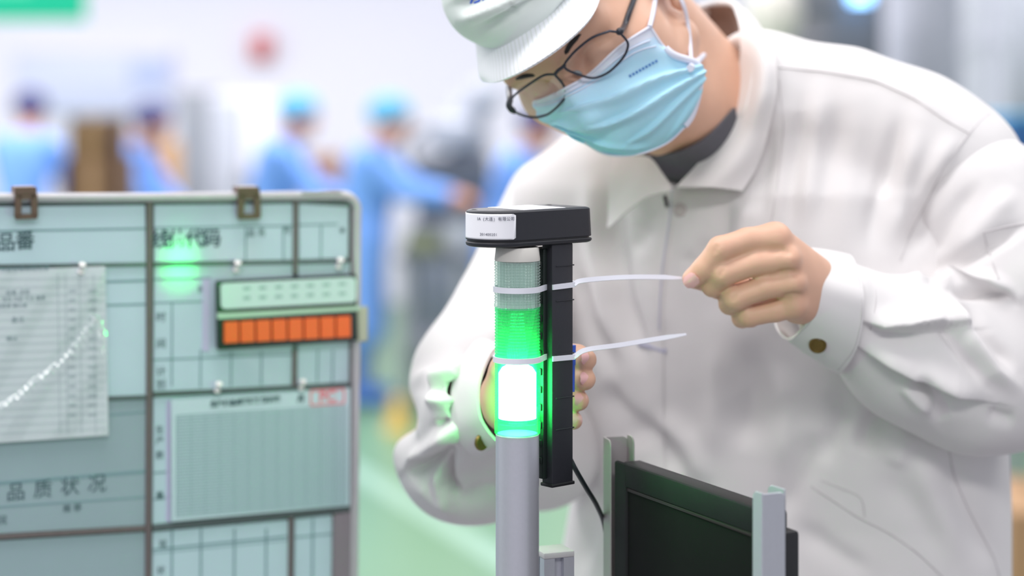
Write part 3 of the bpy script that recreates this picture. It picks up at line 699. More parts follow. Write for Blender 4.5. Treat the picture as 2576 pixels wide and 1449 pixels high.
# C: the black indicator holder with eight orange tiles
cc = B(720, 780, 0.012); ind = thing('indicator_holder', 'black holder with a white strip and eight orange tiles on the board', 'sign', cc)
slab('housing', [(546, 708), (897, 690), (902, 858), (549, 881)], 0.0088, 0.016, M_housing, ind, 0.0012)
def rrect(p, r=6):
    out = []
    n = len(p)
    for i in range(n):
        a, b, c = p[i-1], p[i], p[(i+1) % n]
        da = math.hypot(a[0]-b[0], a[1]-b[1]); dc = math.hypot(c[0]-b[0], c[1]-b[1])
        s = (b[0]+(a[0]-b[0])*r/da, b[1]+(a[1]-b[1])*r/da); e = (b[0]+(c[0]-b[0])*r/dc, b[1]+(c[1]-b[1])*r/dc)
        for t in (0, .25, .5, .75, 1): out.append(((1-t)**2*s[0]+2*t*(1-t)*b[0]+t*t*e[0], (1-t)**2*s[1]+2*t*(1-t)*b[1]+t*t*e[1]))
    return out
slab('white_strip', rrect([(556, 714), (895, 697), (896, 760), (557, 778)], 12), 0.015, 0.0190, M_panelw, ind)
for r_ in range(2):
    for i in range(7): strip('printed_mark', (612+i*40, 726-i*1.9+r_*24), (630+i*40, 725-i*1.9+r_*24), 8, 0.0188, 0.0192, mat('faint_green_print', srgb(150, 182, 176), 0.6), ind)
slab('label_bar', [(548, 788), (905, 770), (905, 781), (549, 803)], 0.014, 0.0185, mat('green_white_bar', srgb(170, 200, 178), 0.3), ind)
for i in range(8):
    a = 565+i*40.3; ya = 811-i*2.0; slab('orange_tile', [(a, ya), (a+35.5, ya-1.8), (a+36, ya+51), (a+0.5, ya+53)], 0.015, 0.0195, M_orange, ind, 0.0004)
slab('side_tab', [(899, 772), (926, 771), (926, 858), (901, 861)], 0.0089, 0.0125, M_tab, ind, 0.0008)
# push pins
pins = [(203, 655, 24, 'white push pin holding the form in the clear sleeve'), (593, 668, 0, 'white push pin above the left end of the black indicator holder'), (851, 660, 0, 'white push pin above the right end of the black indicator holder'), (546, 972, 0, 'white push pin over the title of the gridded form'), (757, 965, 0, 'white push pin beside the red stamp of the gridded form')]
for x, y, dy, lb in pins:
    b = B(x, y+max(dy, 6)+8, 0.0075); r = thing('push_pin', lb, 'push pin', b, 'white push pins on the board')
    up = (Bn*0.55+Bv*0.83).normalized(); ax_ = Bh; ay_ = up.cross(ax_)
    lathe('head', b, [(0.0030, 0.001), (0.0030, 0.002), (0.0018, 0.003), (0.0016, 0.008), (0.0032, 0.0095), (0.0034, 0.011), (0.0025, 0.0118)], M_pin, r, 20, ax_, ay_, up)
    lathe('needle', b-up*0.002, [(0.0006, 0), (0.0006, 0.0035)], M_frame2, r, 8, ax_, ay_, up)
# binder clips on the top tube
for x, lb in ((66, 'left brown bulldog clip on the top tube of the board'), (627, 'right brown bulldog clip on the top tube of the board')):
    c = B(x, 505, 0.008); r = thing('bulldog_clip', lb, 'clip', c, 'clips on the top of the board'); s_ = 1.985/F
    slab('jaw', [(x-29, 471), (x+27, 470), (x+27, 488), (x-28, 490)], -0.004, 0.0125, M_clip, r, 0.0008)
    out_ = [(x-25, 488), (x+26, 486), (x+29, 548), (x+20, 553), (x-20, 554), (x-27, 549)]; hole = [(x-11, 538), (x+14, 537), (x+9, 508), (x-3, 508)]
    for a, b, w in (((x-19, 489), (x-21, 548), 17), ((x+20, 487), (x+22, 547), 17), ((x-27, 546), (x+28, 544), 14), ((x-22, 495), (x+24, 493), 15)): strip('handle_plate', a, b, w, 0.0092, 0.0118, M_clip, r, 0.0006)
# ------------------------------------------------------------------ the worker
M_skin = mat('skin', srgb(222, 176, 150), 0.5, noise=0.10, nscale=55, bump=0.10, bscale=1300, sss=0.12)
M_cloth = mat('off_white_cotton', srgb(226, 223, 223), 0.85, noise=0.02, nscale=60, bump=0.10, bscale=2600, sheen=0.1)
M_seam = mat('jacket_stitching', srgb(206, 202, 203), 0.9)
M_collar_shade = mat('collar_inside_shade', srgb(150, 128, 118), 0.9)  # brown paints in the shade and skin bounce inside the collar
M_shirt = mat('dark_grey_knit', srgb(98, 98, 106), 0.9, noise=0.12, nscale=300, bump=0.2, bscale=1800)
M_hair = mat('black_hair', srgb(26, 22, 22), 0.5)
M_trous = mat('white_trousers', srgb(206, 204, 206), 0.85)
M_shoe = mat('black_shoe', srgb(30, 30, 32), 0.5)
person = thing('person', 'worker in white cap, jacket, blue mask and glasses bending over the glowing tower', 'person', (0.22, 2.12, 0))
# ---- head frame: subject left HX, forward HY, up HZ
HS = 1.06
def rotm(ax, a): return np.array(Matrix.Rotation(a, 3, ax))
_yaw, _pit, _rol = math.radians(31), math.radians(21), math.radians(35)
HRm = rotm('Y', -_rol) @ rotm('Z', -_yaw) @ rotm('X', _pit)
HX = HRm @ np.array([1, 0, 0]); HY = HRm @ np.array([0, -1, 0]); HZ = HRm @ np.array([0, 0, 1])
HRX = np.stack([HX, HY, HZ], 1)          # columns
NAS = np.array(W(1410, 188, 1.790)); HC0 = NAS-HS*(HY*0.098+HZ*0.020)
def H(x, y, z): return HC0+HS*0.001*(HX*x+HY*y+HZ*z)
def ray_dir(px, py): return np.array([(px-CX)/F, 1.0, -(py-YH)/F])
CAMN = np.array([0, 0, HC])
def on_head_plane(px, py, y, curve=0.0, tilt=0.0):
    """point where the pixel's ray meets the head-local plane y (mm) bent backwards towards the temples"""
    d = ray_dir(px, py); t = 1.8
    for _ in range(12):
        p = CAMN+d*t; q = (p-HC0)@HRX/(HS*0.001); g = q[1]-(y-curve*q[0]**2+tilt*q[2]); t -= g*HS*0.001/((d@HY))
    return Vector(CAMN+d*t)
if 1:
    for nm, q in (('nasion', (0, 98, 20)), ('earL', (76, -2, 0)), ('chin', (0, 92, -92)), ('nose', (0, 122, -22)), ('eyeL', (32, 84, 14)), ('eyeR', (-32, 84, 14)), ('hingeL', (70, 78, 18)), ('hingeR', (-70, 78, 18)), ('jawL', (58, 20, -70)), ('skullbase', (0, -60, -50))):
        p = H(*q); print('LM', nm, [round(v) for v in PXL(p)], round(p[1], 3))
# ---- body (head, neck, trunk under the clothes, arms, hands): one continuous surface
def P3(x, y, Y): return np.array(W(x, y, Y))
fb = Field()
NB = P3(1815, 300, 2.03)                               # root of the neck
fb.ell(H(0, -8, 30), np.array([75, 97, 88])*HS*0.001, HRX, 0.01)
fb.ell(H(0, 40, -30), np.array([60, 60, 70])*HS*0.001, HRX, 0.03)
fb.ell(H(0, 54, -48), np.array([36, 32, 32])*HS*0.001, HRX, 0.03)
fb.ell(H(0, 74, 36), np.array([56, 22, 22])*HS*0.001, HRX, 0.02)
fb.cone(H(-40, 52, -8), H(-40, 40, -40), 0.032*HS, 0.026*HS, 0.02); fb.cone(H(40, 52, -8), H(40, 40, -40), 0.032*HS, 0.026*HS, 0.02)
fb.cone(H(-52, 8, -50), H(-22, 58, -72), 0.020*HS, 0.015*HS, 0.02); fb.cone(H(52, 8, -50), H(22, 58, -72), 0.020*HS, 0.015*HS, 0.02)
for sx in (-1, 1):
    fb.cone(H(sx*10, 88, 30), H(sx*44, 78, 33), 0.0075*HS, 0.006*HS, 0.012)          # brow ridge
    fb.ell(H(sx*32, 92, 13), np.array([19, 12, 11])*HS*0.001, HRX, 0.012, sub=True)    # eye socket
    fb.ell(H(sx*32, 76, 12), np.array([15, 12.5, 12])*HS*0.001, HRX, 0.004)            # lidded eye
    fb.cone(H(sx*26, 84, -6), H(sx*50, 66, -4), 0.012*HS, 0.012*HS, 0.015)            # cheekbone
    fb.ell(H(sx*77, -6, 2), np.array([7, 17, 31])*HS*0.001, HRX, 0.006)              # ear
    fb.ell(H(sx*84, -2, 4), np.array([5, 9, 18])*HS*0.001, HRX, 0.004, sub=True)
    fb.cone(H(sx*76, 4, -24), H(sx*76, 4, -28), 0.006*HS, 0.005*HS, 0.005)
fb.cone(H(0, 92, 20), H(0, 112, -20), 0.0085*HS, 0.0120*HS, 0.010)                    # nose
fb.cone(H(-9, 104, -24), H(9, 104, -24), 0.009*HS, 0.009*HS, 0.006)
fb.cone(H(-14, 92, -52), H(14, 92, -52), 0.008*HS, 0.008*HS, 0.010); fb.cone(H(-12, 91, -61), H(12, 91, -61), 0.008*HS, 0.008*HS, 0.010)   # lips
fb.cone(H(0, -42, -28), NB, 0.058*HS, 0.058, 0.02); fb.cone(H(4, 18, -70), NB+np.array([-0.012, -0.022, -0.02]), 0.040, 0.056, 0.03)
# trunk stub and arms (hidden by the jacket)
SHL, SHR = P3(2360, 372, 1.98), P3(1390, 520, 2.12)
fb.cone(NB, P3(1850, 520, 2.08), 0.058, 0.08, 0.03); fb.cone(P3(1850, 520, 2.08), P3(1930, 1400, 2.12), 0.085, 0.10, 0.05)
fb.cone(P3(1860, 470, 2.06), SHL+np.array([0, 0, -0.02]), 0.045, 0.036, 0.02); fb.cone(P3(1850, 500, 2.08), SHR+np.array([0, 0, -0.02]), 0.045, 0.036, 0.02)
ELL, ELR = P3(2520, 960, 1.900), P3(1195, 1105, 1.965)
WRL, WRR = P3(2085, 755, 1.818), P3(1275, 1000, 1.775)
fb.cone(SHL+np.array([0, 0, -0.02]), ELL, 0.038, 0.034, 0.02); fb.cone(SHR+np.array([0, 0, -0.02]), ELR, 0.038, 0.034, 0.02)
fb.cone(ELL, WRL, 0.034, 0.023, 0.02); fb.cone(ELR, WRR, 0.032, 0.024, 0.02)
HB = 0.05
def PH(x, y, Y): return np.array(W(x, y, Y+HB))
# ---- raised hand (viewer right): back of the hand towards the camera
m_i, m_m, m_r, m_p = PH(1950, 598, 1.702), PH(1977, 652, 1.698), PH(1992, 712, 1.701), PH(1998, 768, 1.709)
fb.cone(PH(2085, 730, 1.768), m_i, 0.020, 0.0122, 0.012); fb.cone(PH(2085, 745, 1.766), m_m, 0.020, 0.0120, 0.012)
fb.cone(PH(2085, 760, 1.766), m_r, 0.020, 0.0115, 0.012); fb.cone(PH(2080, 775, 1.768), m_p, 0.020, 0.0112, 0.012)
fb.cone(PH(1960, 640, 1.722), PH(2000, 770, 1.728), 0.012, 0.013, 0.012)                 # palm pad
fb.ell(m_i+np.array([0.002, -0.006, 0.001]), (0.0075, 0.006, 0.006), None, 0.006); fb.ell(m_m+np.array([0.002, -0.0065, 0.001]), (0.0075, 0.006, 0.006), None, 0.006)
fb.ell(m_r+np.array([0.001, -0.006, 0.0]), (0.007, 0.006, 0.0055), None, 0.006); fb.ell(m_p+np.array([0, -0.006, 0]), (0.0065, 0.006, 0.0055), None, 0.006)
i1 = [m_i, PH(1880, 605, 1.698), PH(1812, 627, 1.694), PH(1770, 676, 1.697), PH(1741, 701, 1.700)]
fb.chain(i1, [0.0130, 0.0108, 0.0110, 0.0096, 0.0086], 0.006)
m1 = [m_m, PH(1900, 662, 1.696), PH(1820, 688, 1.695), PH(1793, 718, 1.706), PH(1806, 728, 1.722)]
fb.chain(m1, [0.0126, 0.0106, 0.0110, 0.0098, 0.0088], 0.004)
r1 = [m_r, PH(1925, 722, 1.699), PH(1850, 750, 1.700), PH(1836, 764, 1.712), PH(1860, 768, 1.726)]
fb.chain(r1, [0.0120, 0.0102, 0.0106, 0.0094, 0.0084], 0.004)
p1 = [m_p, PH(1950, 782, 1.708), PH(1882, 795, 1.708), PH(1866, 800, 1.718), PH(1890, 802, 1.730)]
fb.chain(p1, [0.0114, 0.0094, 0.0094, 0.0084, 0.0078], 0.004)
th = [PH(2055, 760, 1.762), PH(1960, 735, 1.752), PH(1850, 720, 1.735), PH(1778, 706, 1.722), PH(1740, 703, 1.7135)]
fb.chain(th, [0.0150, 0.0140, 0.0105, 0.0095, 0.0078], 0.008)
# ---- gripping hand behind the tower: fingers come round the right edge of the sensor box
b_i, b_m, b_r, b_p = P3(1350, 900, 1.742), P3(1350, 960, 1.745), P3(1345, 1015, 1.748), P3(1340, 1062, 1.750)
for q in (b_i, b_m, b_r, b_p): fb.cone(P3(1287, 1000, 1.760), q, 0.0205, 0.0125, 0.012)
fb.cone(P3(1272, 930, 1.745), P3(1272, 1040, 1.752), 0.013, 0.015, 0.012)
fb.chain([b_i, P3(1400, 890, 1.735), P3(1452, 897, 1.722), P3(1474, 905, 1.708)], [0.0118, 0.0104, 0.0100, 0.0092], 0.005)
fb.chain([b_m, P3(1405, 945, 1.738), P3(1450, 950, 1.724), P3(1471, 954, 1.709)], [0.0118, 0.0104, 0.0102, 0.0094], 0.005)
fb.chain([b_r, P3(1400, 998, 1.741), P3(1440, 1002, 1.728), P3(1456, 1008, 1.715)], [0.0114, 0.0098, 0.0095, 0.0088], 0.005)
fb.chain([b_p, P3(1390, 1050, 1.743), P3(1428, 1052, 1.730), P3(1443, 1058, 1.719)], [0.0106, 0.0088, 0.0084, 0.0078], 0.005)
fb.chain([P3(1275, 985, 1.752), P3(1272, 930, 1.735), P3(1285, 880, 1.718), P3(1305, 845, 1.706)], [0.016, 0.0125, 0.0100, 0.0085], 0.01)
Xb, Qb = polygonise(fb, (-0.10, 1.60, 1.24), (0.56, 2.24, 1.96), 0.0017, 2)
def nails(X): return X
Xb = sculpt(Xb, Qb, [([(1925, 632), (1965, 628), (2000, 640)], -0.0024, 9, 9), ([(1945, 690), (1985, 684), (2020, 690)], -0.0022, 9, 9), ([(1960, 748), (1995, 742), (2025, 742)], -0.0020, 8, 8), ([(1796, 640), (1806, 612)], -0.0010, 6, 6), ([(1808, 700), (1822, 672)], -0.0010, 6, 6), ([(1840, 762), (1852, 735)], -0.0010, 6, 6)])
body = np_mesh('body', Xb, Qb, M_skin, person)
BVB = BVHTree.FromPolygons([tuple(v) for v in Xb], [tuple(q) for q in Qb])
def onbody(px, py, off=0.003, Y=None):
    d = Vector(ray_dir(px, py)).normalized(); h = BVB.ray_cast(CAMP, d)[0]
    return (h-d*off) if h is not None else W(px, py, Y if Y else 1.85)
# finger nails
def nail(c, ax, ay, n, sx, sy):
    c, n, ax = Vector(c), Vector(n).normalized(), Vector(ax); ax = (ax-n*ax.dot(n)).normalized(); ay = n.cross(ax)
    C = [[c+ax*(sx*u)+ay*(sy*v)-n*(0.0016*(v*v)*1.6+0.0012*max(0, u)**2) for u in (-1, -.5, 0, .5, 1)] for v in (-1, -.5, 0, .5, 1)]
    for r in (0, -1):
        for k in (0, -1): C[r][k] = C[r][k].lerp(c, 0.22)
    return patch('fingernail', C, 9, 9, 0.0008, mat('fingernail', srgb(238, 186, 184), 0.25, spec=0.6), body)
nail(P3(1737, 708, 1.7412), P3(1741, 701, 1.75)-P3(1770, 676, 1.747), None, (-0.35, -0.85, -0.25), 0.0072, 0.0060)
for (x, y) in ((1480, 902), (1477, 952), (1463, 1006), (1450, 1057)):
    nail(np.array(onbody(x, y, 0.0002)), np.array([1.0, -0.25, 0.05]), None, (0.42, -0.9, 0.1), 0.0060, 0.0052)
# eyebrows and eyelashes
for sx in (-1, 1):
    pts = cat_rom([H(sx*12, 96.5, 30), H(sx*26, 95, 36), H(sx*42, 87, 36), H(sx*52, 77, 31)], 12)
    tube('eyebrow', pts, [0.0014, 0.0022, 0.0027, 0.0027, 0.0027, 0.0026, 0.0024, 0.0022, 0.002, 0.0017, 0.0014, 0.0008], M_hair, body, 8)
    pts = cat_rom([H(sx*18, 86.5, 7), H(sx*26, 89.5, 4.5), H(sx*35, 89, 4.5), H(sx*46, 82, 8)], 12)
    tube('eyelash', pts, [0.0008]+[0.0014]*10+[0.0007], M_hair, body, 6)
    tube('hair_lock', cat_rom([H(sx*74, 10, 40), H(sx*77, 12, 26), H(sx*77, 12, 12)], 8), [0.004, 0.006, 0.006, 0.006, 0.005, 0.004, 0.003, 0.001], M_hair, body, 8)

# ---- face mask
MEc, MEr = H(0, 34, -46), np.array([80, 84, 66])*HS*0.001
def mask_pt(px, py, push=0.0):
    """ray of the pixel against the cup of the mask (an ellipsoid round the lower face)"""
    d = ray_dir(px, py); o = (CAMN-MEc)@HRX/MEr; dd = d@HRX/MEr
    a, b, c = dd@dd, o@dd, o@o-1; disc = b*b-a*c; t = (-b-math.sqrt(disc))/a if disc > 0 else -b/a
    return CAMN+d*(t-push)
MR = [[(1338, 258), (1375, 246), (1425, 221), (1484, 186), (1560, 117), (1634, 68)],
      [(1344, 272), (1385, 270), (1450, 245), (1522, 207), (1610, 143), (1690, 134)],
      [(1360, 292), (1405, 300), (1475, 285), (1557, 258), (1655, 205), (1757, 163)],
      [(1388, 312), (1438, 325), (1505, 325), (1590, 308), (1685, 262), (1761, 222)],
      [(1432, 338), (1478, 358), (1540, 363), (1612, 352), (1690, 315), (1744, 286)],
      [(1470, 358), (1515, 385), (1562, 392), (1620, 384), (1680, 358), (1722, 320)]]
push = [[0.004, 0.006, 0.012, 0.006, 0.002, 0.0]]+[[0, 0.004, 0.012, 0.006, 0.0, 0.0]]+[[0, 0.002, 0.008, 0.004, 0, 0]]+[[0]*6]*3
MC = [[mask_pt(*MR[j][i], push[j][i]) for i in range(6)] for j in range(6)]
MG = grid_interp(MC, 26, 26)
def clamp_to_face(G, off):
    for j in range(G.shape[0]):
        for i in range(G.shape[1]):
            d = Vector(G[j, i])-CAMP; L = d.length; d.normalize(); h = BVB.ray_cast(CAMP, d)[0]
            if h is not None and (h-CAMP).length-off < L: G[j, i] = h-d*off
    return G
for it in range(6):
    MG = clamp_to_face(MG, 0.0045); Lp = MG.copy()
    Lp[1:-1, 1:-1] = (MG[:-2, 1:-1]+MG[2:, 1:-1]+MG[1:-1, :-2]+MG[1:-1, 2:])/4
    MG = MG*0.4+Lp*0.6
MG = clamp_to_face(MG, 0.0032); MC = MG
def mdisp(U, V):
    d = np.zeros_like(U)
    # pleats fan out from the right corner of the mask
    for u0, v0, u1, v1, a, w1, w2 in ((1.0, .40, .30, .30, .0042, .012, .055), (1.0, .46, .36, .56, .0040, .012, .06), (1.0, .52, .52, .80, .0034, .012, .05), (1.0, .60, .78, .92, .0022, .014, .05), (0.02, .36, .30, .62, .0034, .014, .06), (0.04, .55, .34, .80, .0028, .014, .05), (0.30, .80, .62, .93, .0022, .014, .05)):
        t = np.clip(((U-u0)*(u1-u0)+(V-v0)*(v1-v0))/((u1-u0)**2+(v1-v0)**2), 0, 1); sx_, sy_ = U-u0-t*(u1-u0), V-v0-t*(v1-v0)
        dist = np.hypot(sx_, sy_); s = np.sign((u1-u0)*sy_-(v1-v0)*sx_); w = np.where(s > 0, w1, w2)
        d += 1.45*a*np.exp(-(dist/w)**2)*np.clip(np.minimum(t+.35, 1.15-t)/0.4, 0, 1)
    d += 0.0010*np.sin(U*17+V*9)*np.sin(V*13-U*5)
    return d
M_mask = bpy.data.materials.new('mask_fabric'); M_mask.use_nodes = True; nt = M_mask.node_tree; b = nt.nodes['Principled BSDF']; b.inputs['Roughness'].default_value = 0.75
b.inputs['Base Color'].default_value = srgb(150, 212, 236)
uvn = nt.nodes.new('ShaderNodeTexCoord'); sep = nt.nodes.new('ShaderNodeSeparateXYZ'); nt.links.new(uvn.outputs['UV'], sep.inputs[0])
rp = nt.nodes.new('ShaderNodeValToRGB'); rp.color_ramp.elements[0].position = 0.055; rp.color_ramp.elements[0].color = srgb(222, 226, 240); rp.color_ramp.elements[1].position = 0.075; rp.color_ramp.elements[1].color = srgb(198, 224, 246)
e = rp.color_ramp.elements.new(0.20); e.color = srgb(188, 228, 248); e = rp.color_ramp.elements.new(0.95); e.color = srgb(164, 226, 242)
nt.links.new(sep.outputs['Y'], rp.inputs[0]); nt.links.new(rp.outputs[0], b.inputs['Base Color'])
b.inputs['Subsurface Weight'].default_value = 0.15; b.inputs['Subsurface Scale'].default_value = 0.004
tn = nt.nodes.new('ShaderNodeTexNoise'); tn.inputs['Scale'].default_value = 900; bpn = nt.nodes.new('ShaderNodeBump'); bpn.inputs['Strength'].default_value = 0.12; bpn.inputs['Distance'].default_value = 0.001
nt.links.new(uvn.outputs['Object'], tn.inputs['Vector']); nt.links.new(tn.outputs[0], bpn.inputs['Height']); nt.links.new(bpn.outputs[0], b.inputs['Normal'])
mask = patch('face_mask', MC, 110, 100, 0.0012, M_mask, person, mdisp)
_mm = mask.data; BVM = BVHTree.FromPolygons([Vector(v.co) for v in _mm.vertices], [tuple(p.vertices) for p in _mm.polygons])
def onmask(px, py, off=0.0006):
    d = Vector(ray_dir(px, py)).normalized(); h = BVM.ray_cast(CAMP, d)[0]; return h-d*off if h is not None else W(px, py, 1.8)
M_band = mat('mask_edge_band', srgb(226, 228, 242), 0.7)
G = grid_interp(MC, 40, 40)
def edge_tube(name, pts, r, par, m=M_band): return tube(name, [Vector(p) for p in pts], r, m, par, 8)
tube('edge_band', [Vector(p)+Vector((-0.001, -0.0008, 0)) for p in G[6:39, 39]], 0.0034, M_band, mask, 10)
edge_tube('edge_band', G[0, 1:40], 0.0014, mask); edge_tube('edge_band', G[39, 0:40], 0.0012, mask)
for v in (3, 5): edge_tube('stitch_line', G[v, 2:38]+np.array([0, -0.0006, 0]), 0.00055, mask, M_band)
# loops over the ear
eA = H(82, -6, 22); eB = H(82, -14, 4)
tube('ear_loop', cat_rom([MC[0][-1]+np.array([0, -0.001, 0]), onbody(1642, 36, .002), onbody(1648, 0, .002), onbody(1655, -30, .003), eA], 24), 0.0023, M_band, mask, 8)
tube('ear_loop', cat_rom([onmask(1738, 170, .002), onbody(1737, 125, .002), onbody(1730, 60, .002), onbody(1716, 5, .002), eB], 24), 0.0019, M_band, mask, 8)
tube('loop_end', [onmask(1736, 172, .002), onbody(1757, 152, .004), onbody(1771, 138, .004)], [0.0035, 0.0032, 0.0022], M_band, mask, 8)
tube('loop_end', cat_rom([onbody(1636, 72, .0025), onbody(1662, 112, .0025), onbody(1690, 140, .0025), onbody(1716, 163, .003), onbody(1738, 166, .004), onbody(1756, 152, .004)], 20), 0.0021, M_band, mask, 8)
mk = mat('mask_print', srgb(84, 132, 190), 0.7)
for k in range(9):
    x, y = 1583+k*8.2, 192-k*4.6; p = onmask(x, y); ribbon('printed_mark', [p, onmask(x+5.0, y-2.6)], Vector((0, -1, 0)), 0.0022, 0.0006, mk, mask)

# ---- glasses
M_fr = mat('dark_metal_frame', srgb(62, 64, 74), 0.35, 0.5); M_tip = mat('dark_temple', srgb(40, 42, 52), 0.4)
M_lensg = bpy.data.materials.new('spectacle_glass'); M_lensg.use_nodes = True; nt = M_lensg.node_tree; nt.nodes.clear()
_o = nt.nodes.new('ShaderNodeOutputMaterial'); _t = nt.nodes.new('ShaderNodeBsdfTransparent'); _t.inputs[0].default_value = (0.97, 0.98, 0.97, 1); _g = nt.nodes.new('ShaderNodeBsdfGlossy'); _g.inputs[1].default_value = 0.03; _g.inputs[0].default_value = (.8, .8, .85, 1)
_m = nt.nodes.new('ShaderNodeMixShader'); _f = nt.nodes.new('ShaderNodeFresnel'); _f.inputs[0].default_value = 1.45
_m.inputs[0].default_value = 0.07; nt.links.new(_t.outputs[0], _m.inputs[1]); nt.links.new(_g.outputs[0], _m.inputs[2]); nt.links.new(_m.outputs[0], _o.inputs[0])
glasses = bpy.data.objects.new('glasses', None); COL.objects.link(glasses); glasses.parent = person; glasses.location = Vector(NAS)-person.location
def gp(x, y): return on_head_plane(x, y, 108, 0.0028, 0.12)
RL = [(1534, 78), (1558, 83), (1577, 103), (1579, 120), (1567, 146), (1536, 178), (1508, 193), (1486, 196), (1454, 187), (1426, 175), (1420, 163), (1432, 145), (1454, 122), (1491, 94)]
LL = [(1394, 187), (1367, 190), (1327, 215), (1294, 240), (1282, 262), (1298, 283), (1340, 295), (1368, 291), (1388, 281), (1412, 258), (1424, 236), (1416, 212), (1402, 195)]
for nm, P in (('left', RL), ('right', LL)):
    Q = P+[P[0], P[1], P[2]]; c = cat_rom([gp(*p) for p in P+P[:1]], 56)[:-1]
    tube('rim', c, 0.00112, M_fr, glasses, 8, True)
    bm = bmesh.new(); ctr = sum(c, Vector())/len(c); cv = bm.verts.new(ctr); vs = [bm.verts.new(p) for p in c]
    for i in range(len(vs)): bm.faces.new((cv, vs[i], vs[(i+1) % len(vs)]))
    from_bm('lens', bm, M_lensg, glasses, True)
tube('bridge', cat_rom([gp(1396, 187), gp(1404, 177), gp(1414, 170), gp(1421, 163)], 10), 0.0016, M_fr, glasses, 8)
for a, bq, c in (((1424, 176), (1446, 180), (1462, 186)), ((1404, 196), (1416, 202), (1418, 212))):
    A_ = gp(*a); C_ = on_head_plane(c[0], c[1], 98); tube('nose_pad', cat_rom([A_, A_.lerp(C_, .5), C_], 8), [.0006, .0006, .0006, .0007, .0016, .0024, .0024, .0014], mat('nose_pad', srgb(150, 160, 165), 0.2), glasses, 8)
hl = gp(1567, 84); tube('temple', cat_rom([gp(1552, 82), gp(1564, 76)+Vector((0, 0.004, 0)), onbody(1572, 62, .004), onbody(1582, 33, .0035), onbody(1594, 0, .0035), onbody(1606, -35, .0035), Vector(H(80, 8, 28))], 26), [0.0022, 0.0030, 0.0034, 0.0034]+[0.0026]*22, M_tip, glasses, 8)
hr = gp(1283, 262); tube('temple', cat_rom([gp(1296, 284), gp(1281, 268)+Vector((0, 0.003, 0)), hr+Vector((0, 0.010, 0.004)), W(1281, 225, 1.868), W(1287, 188, 1.885), W(1296, 120, 1.92), Vector(H(-78, -2, 26))], 26), [0.0015, 0.0026, 0.0030]+[0.0028]*23, M_tip, glasses, 8)

# ---- cap
M_cap = bpy.data.materials.new('white_striped_cotton'); M_cap.use_nodes = True; nt = M_cap.node_tree; b = nt.nodes['Principled BSDF']; b.inputs['Roughness'].default_value = 0.8
uvn = nt.nodes.new('ShaderNodeTexCoord'); wv = nt.nodes.new('ShaderNodeTexWave'); wv.wave_type = 'BANDS'; wv.bands_direction = 'X'; wv.inputs['Scale'].default_value = 12.5
rp = nt.nodes.new('ShaderNodeValToRGB'); rp.color_ramp.elements[0].position = 0.0; rp.color_ramp.elements[0].color = srgb(222, 226, 224); rp.color_ramp.elements[1].position = 0.25; rp.color_ramp.elements[1].color = srgb(243, 245, 250)
nt.links.new(uvn.outputs['UV'], wv.inputs['Vector']); nt.links.new(wv.outputs[0], rp.inputs[0]); nt.links.new(rp.outputs[0], b.inputs['Base Color'])
M_capc = mat('pale_grey_green_cotton', srgb(226, 234, 230), 0.8, noise=0.03, nscale=40)
cap = bpy.data.objects.new('cap', None); COL.objects.link(cap); cap.parent = person; cap.location = Vector(H(0, 0, 60))-person.location
BR = [[(1190, 66, 1.852), (1222, 72, 1.825), (1290, 46, 1.802), (1372, 2, 1.785), (1440, -48, 1.780), (1500, -110, 1.80)],
      [(1196, 110, 1.840), (1232, 112, 1.806), (1300, 85, 1.775), (1385, 38, 1.758), (1455, -18, 1.760), (1510, -82, 1.785)],
      [(1200, 160, 1.830), (1240, 155, 1.792), (1308, 126, 1.755), (1396, 72, 1.738), (1470, 8, 1.745), (1516, -58, 1.775)],
      [(1204, 190, 1.826), (1242, 190, 1.786), (1312, 158, 1.745), (1405, 100, 1.728), (1481, 30, 1.738), (1519, -42, 1.770)],
      [(1214, 206, 1.824), (1244, 207, 1.784), (1316, 177, 1.741), (1410, 116, 1.724), (1488, 42, 1.735), (1520, -34, 1.768)]]
patch('brim', [[W(*q) for q in r] for r in BR], 60, 24, 0.0028, M_cap, cap, lambda U, V: 0.0015*np.sin(V*3.1)*0)['label'] = 'pinstriped white peak'
# crown: a soft puffy shell over the skull, its headband meeting the peak
fc = Field()
fc.ell(H(6, -6, 64), np.array([80, 106, 80])*HS*0.001, HRX, 0.01); fc.ell(H(6, 66, 104), np.array([56, 40, 34])*HS*0.001, HRX, 0.03); fc.ell(H(10, 10, 100), np.array([74, 80, 44])*HS*0.001, HRX, 0.03)
fc.ell(H(0, -8, 30), np.array([77, 100, 91])*HS*0.001, HRX, 0.003, sub=True)
fc.fn(lambda P: ((P-H(0, 0, 40))@(HZ*0.985-HY*0.0+HY*0.17)).astype(np.float32), H(0, 0, 0), 0.3, 0.004, sub=True) if 0 else None
_lr = [(np.array(W(*BR[0][q]))-HC0)@HRX/(HS*0.001) for q in (0, 2, 4)]; print('LM root', [[round(float(v)) for v in a] for a in _lr])
hz = (HZ*0.95+HY*0.30).astype(np.float32); hc_ = (np.array(W(1290, 58, 1.802))).astype(np.float32)
fc.fn(lambda P: -((hc_-P)@hz), hc_, 0.4, 0.004, sub=True)
Xc, Qc = polygonise(fc, tuple(np.minimum(H(0, 0, 60)-0.17, 9)), tuple(H(0, 0, 60)+0.17), 0.0028, 2)
Xc = sculpt(Xc, Qc, [([(1290, -30), (1282, 10), (1296, 40)], -0.004, 5, 5), ([(1150, 52), (1230, 20), (1330, -20)], 0.008, 12, 22), ([(1185, 75), (1240, 55), (1300, 20), (1370, -10)], -0.007, 10, 12), ([(1130, 20), (1200, -10), (1260, -40)], -0.007, 10, 20)], 0.0012, 60)
np_mesh('crown', Xc, Qc, M_capc, cap)
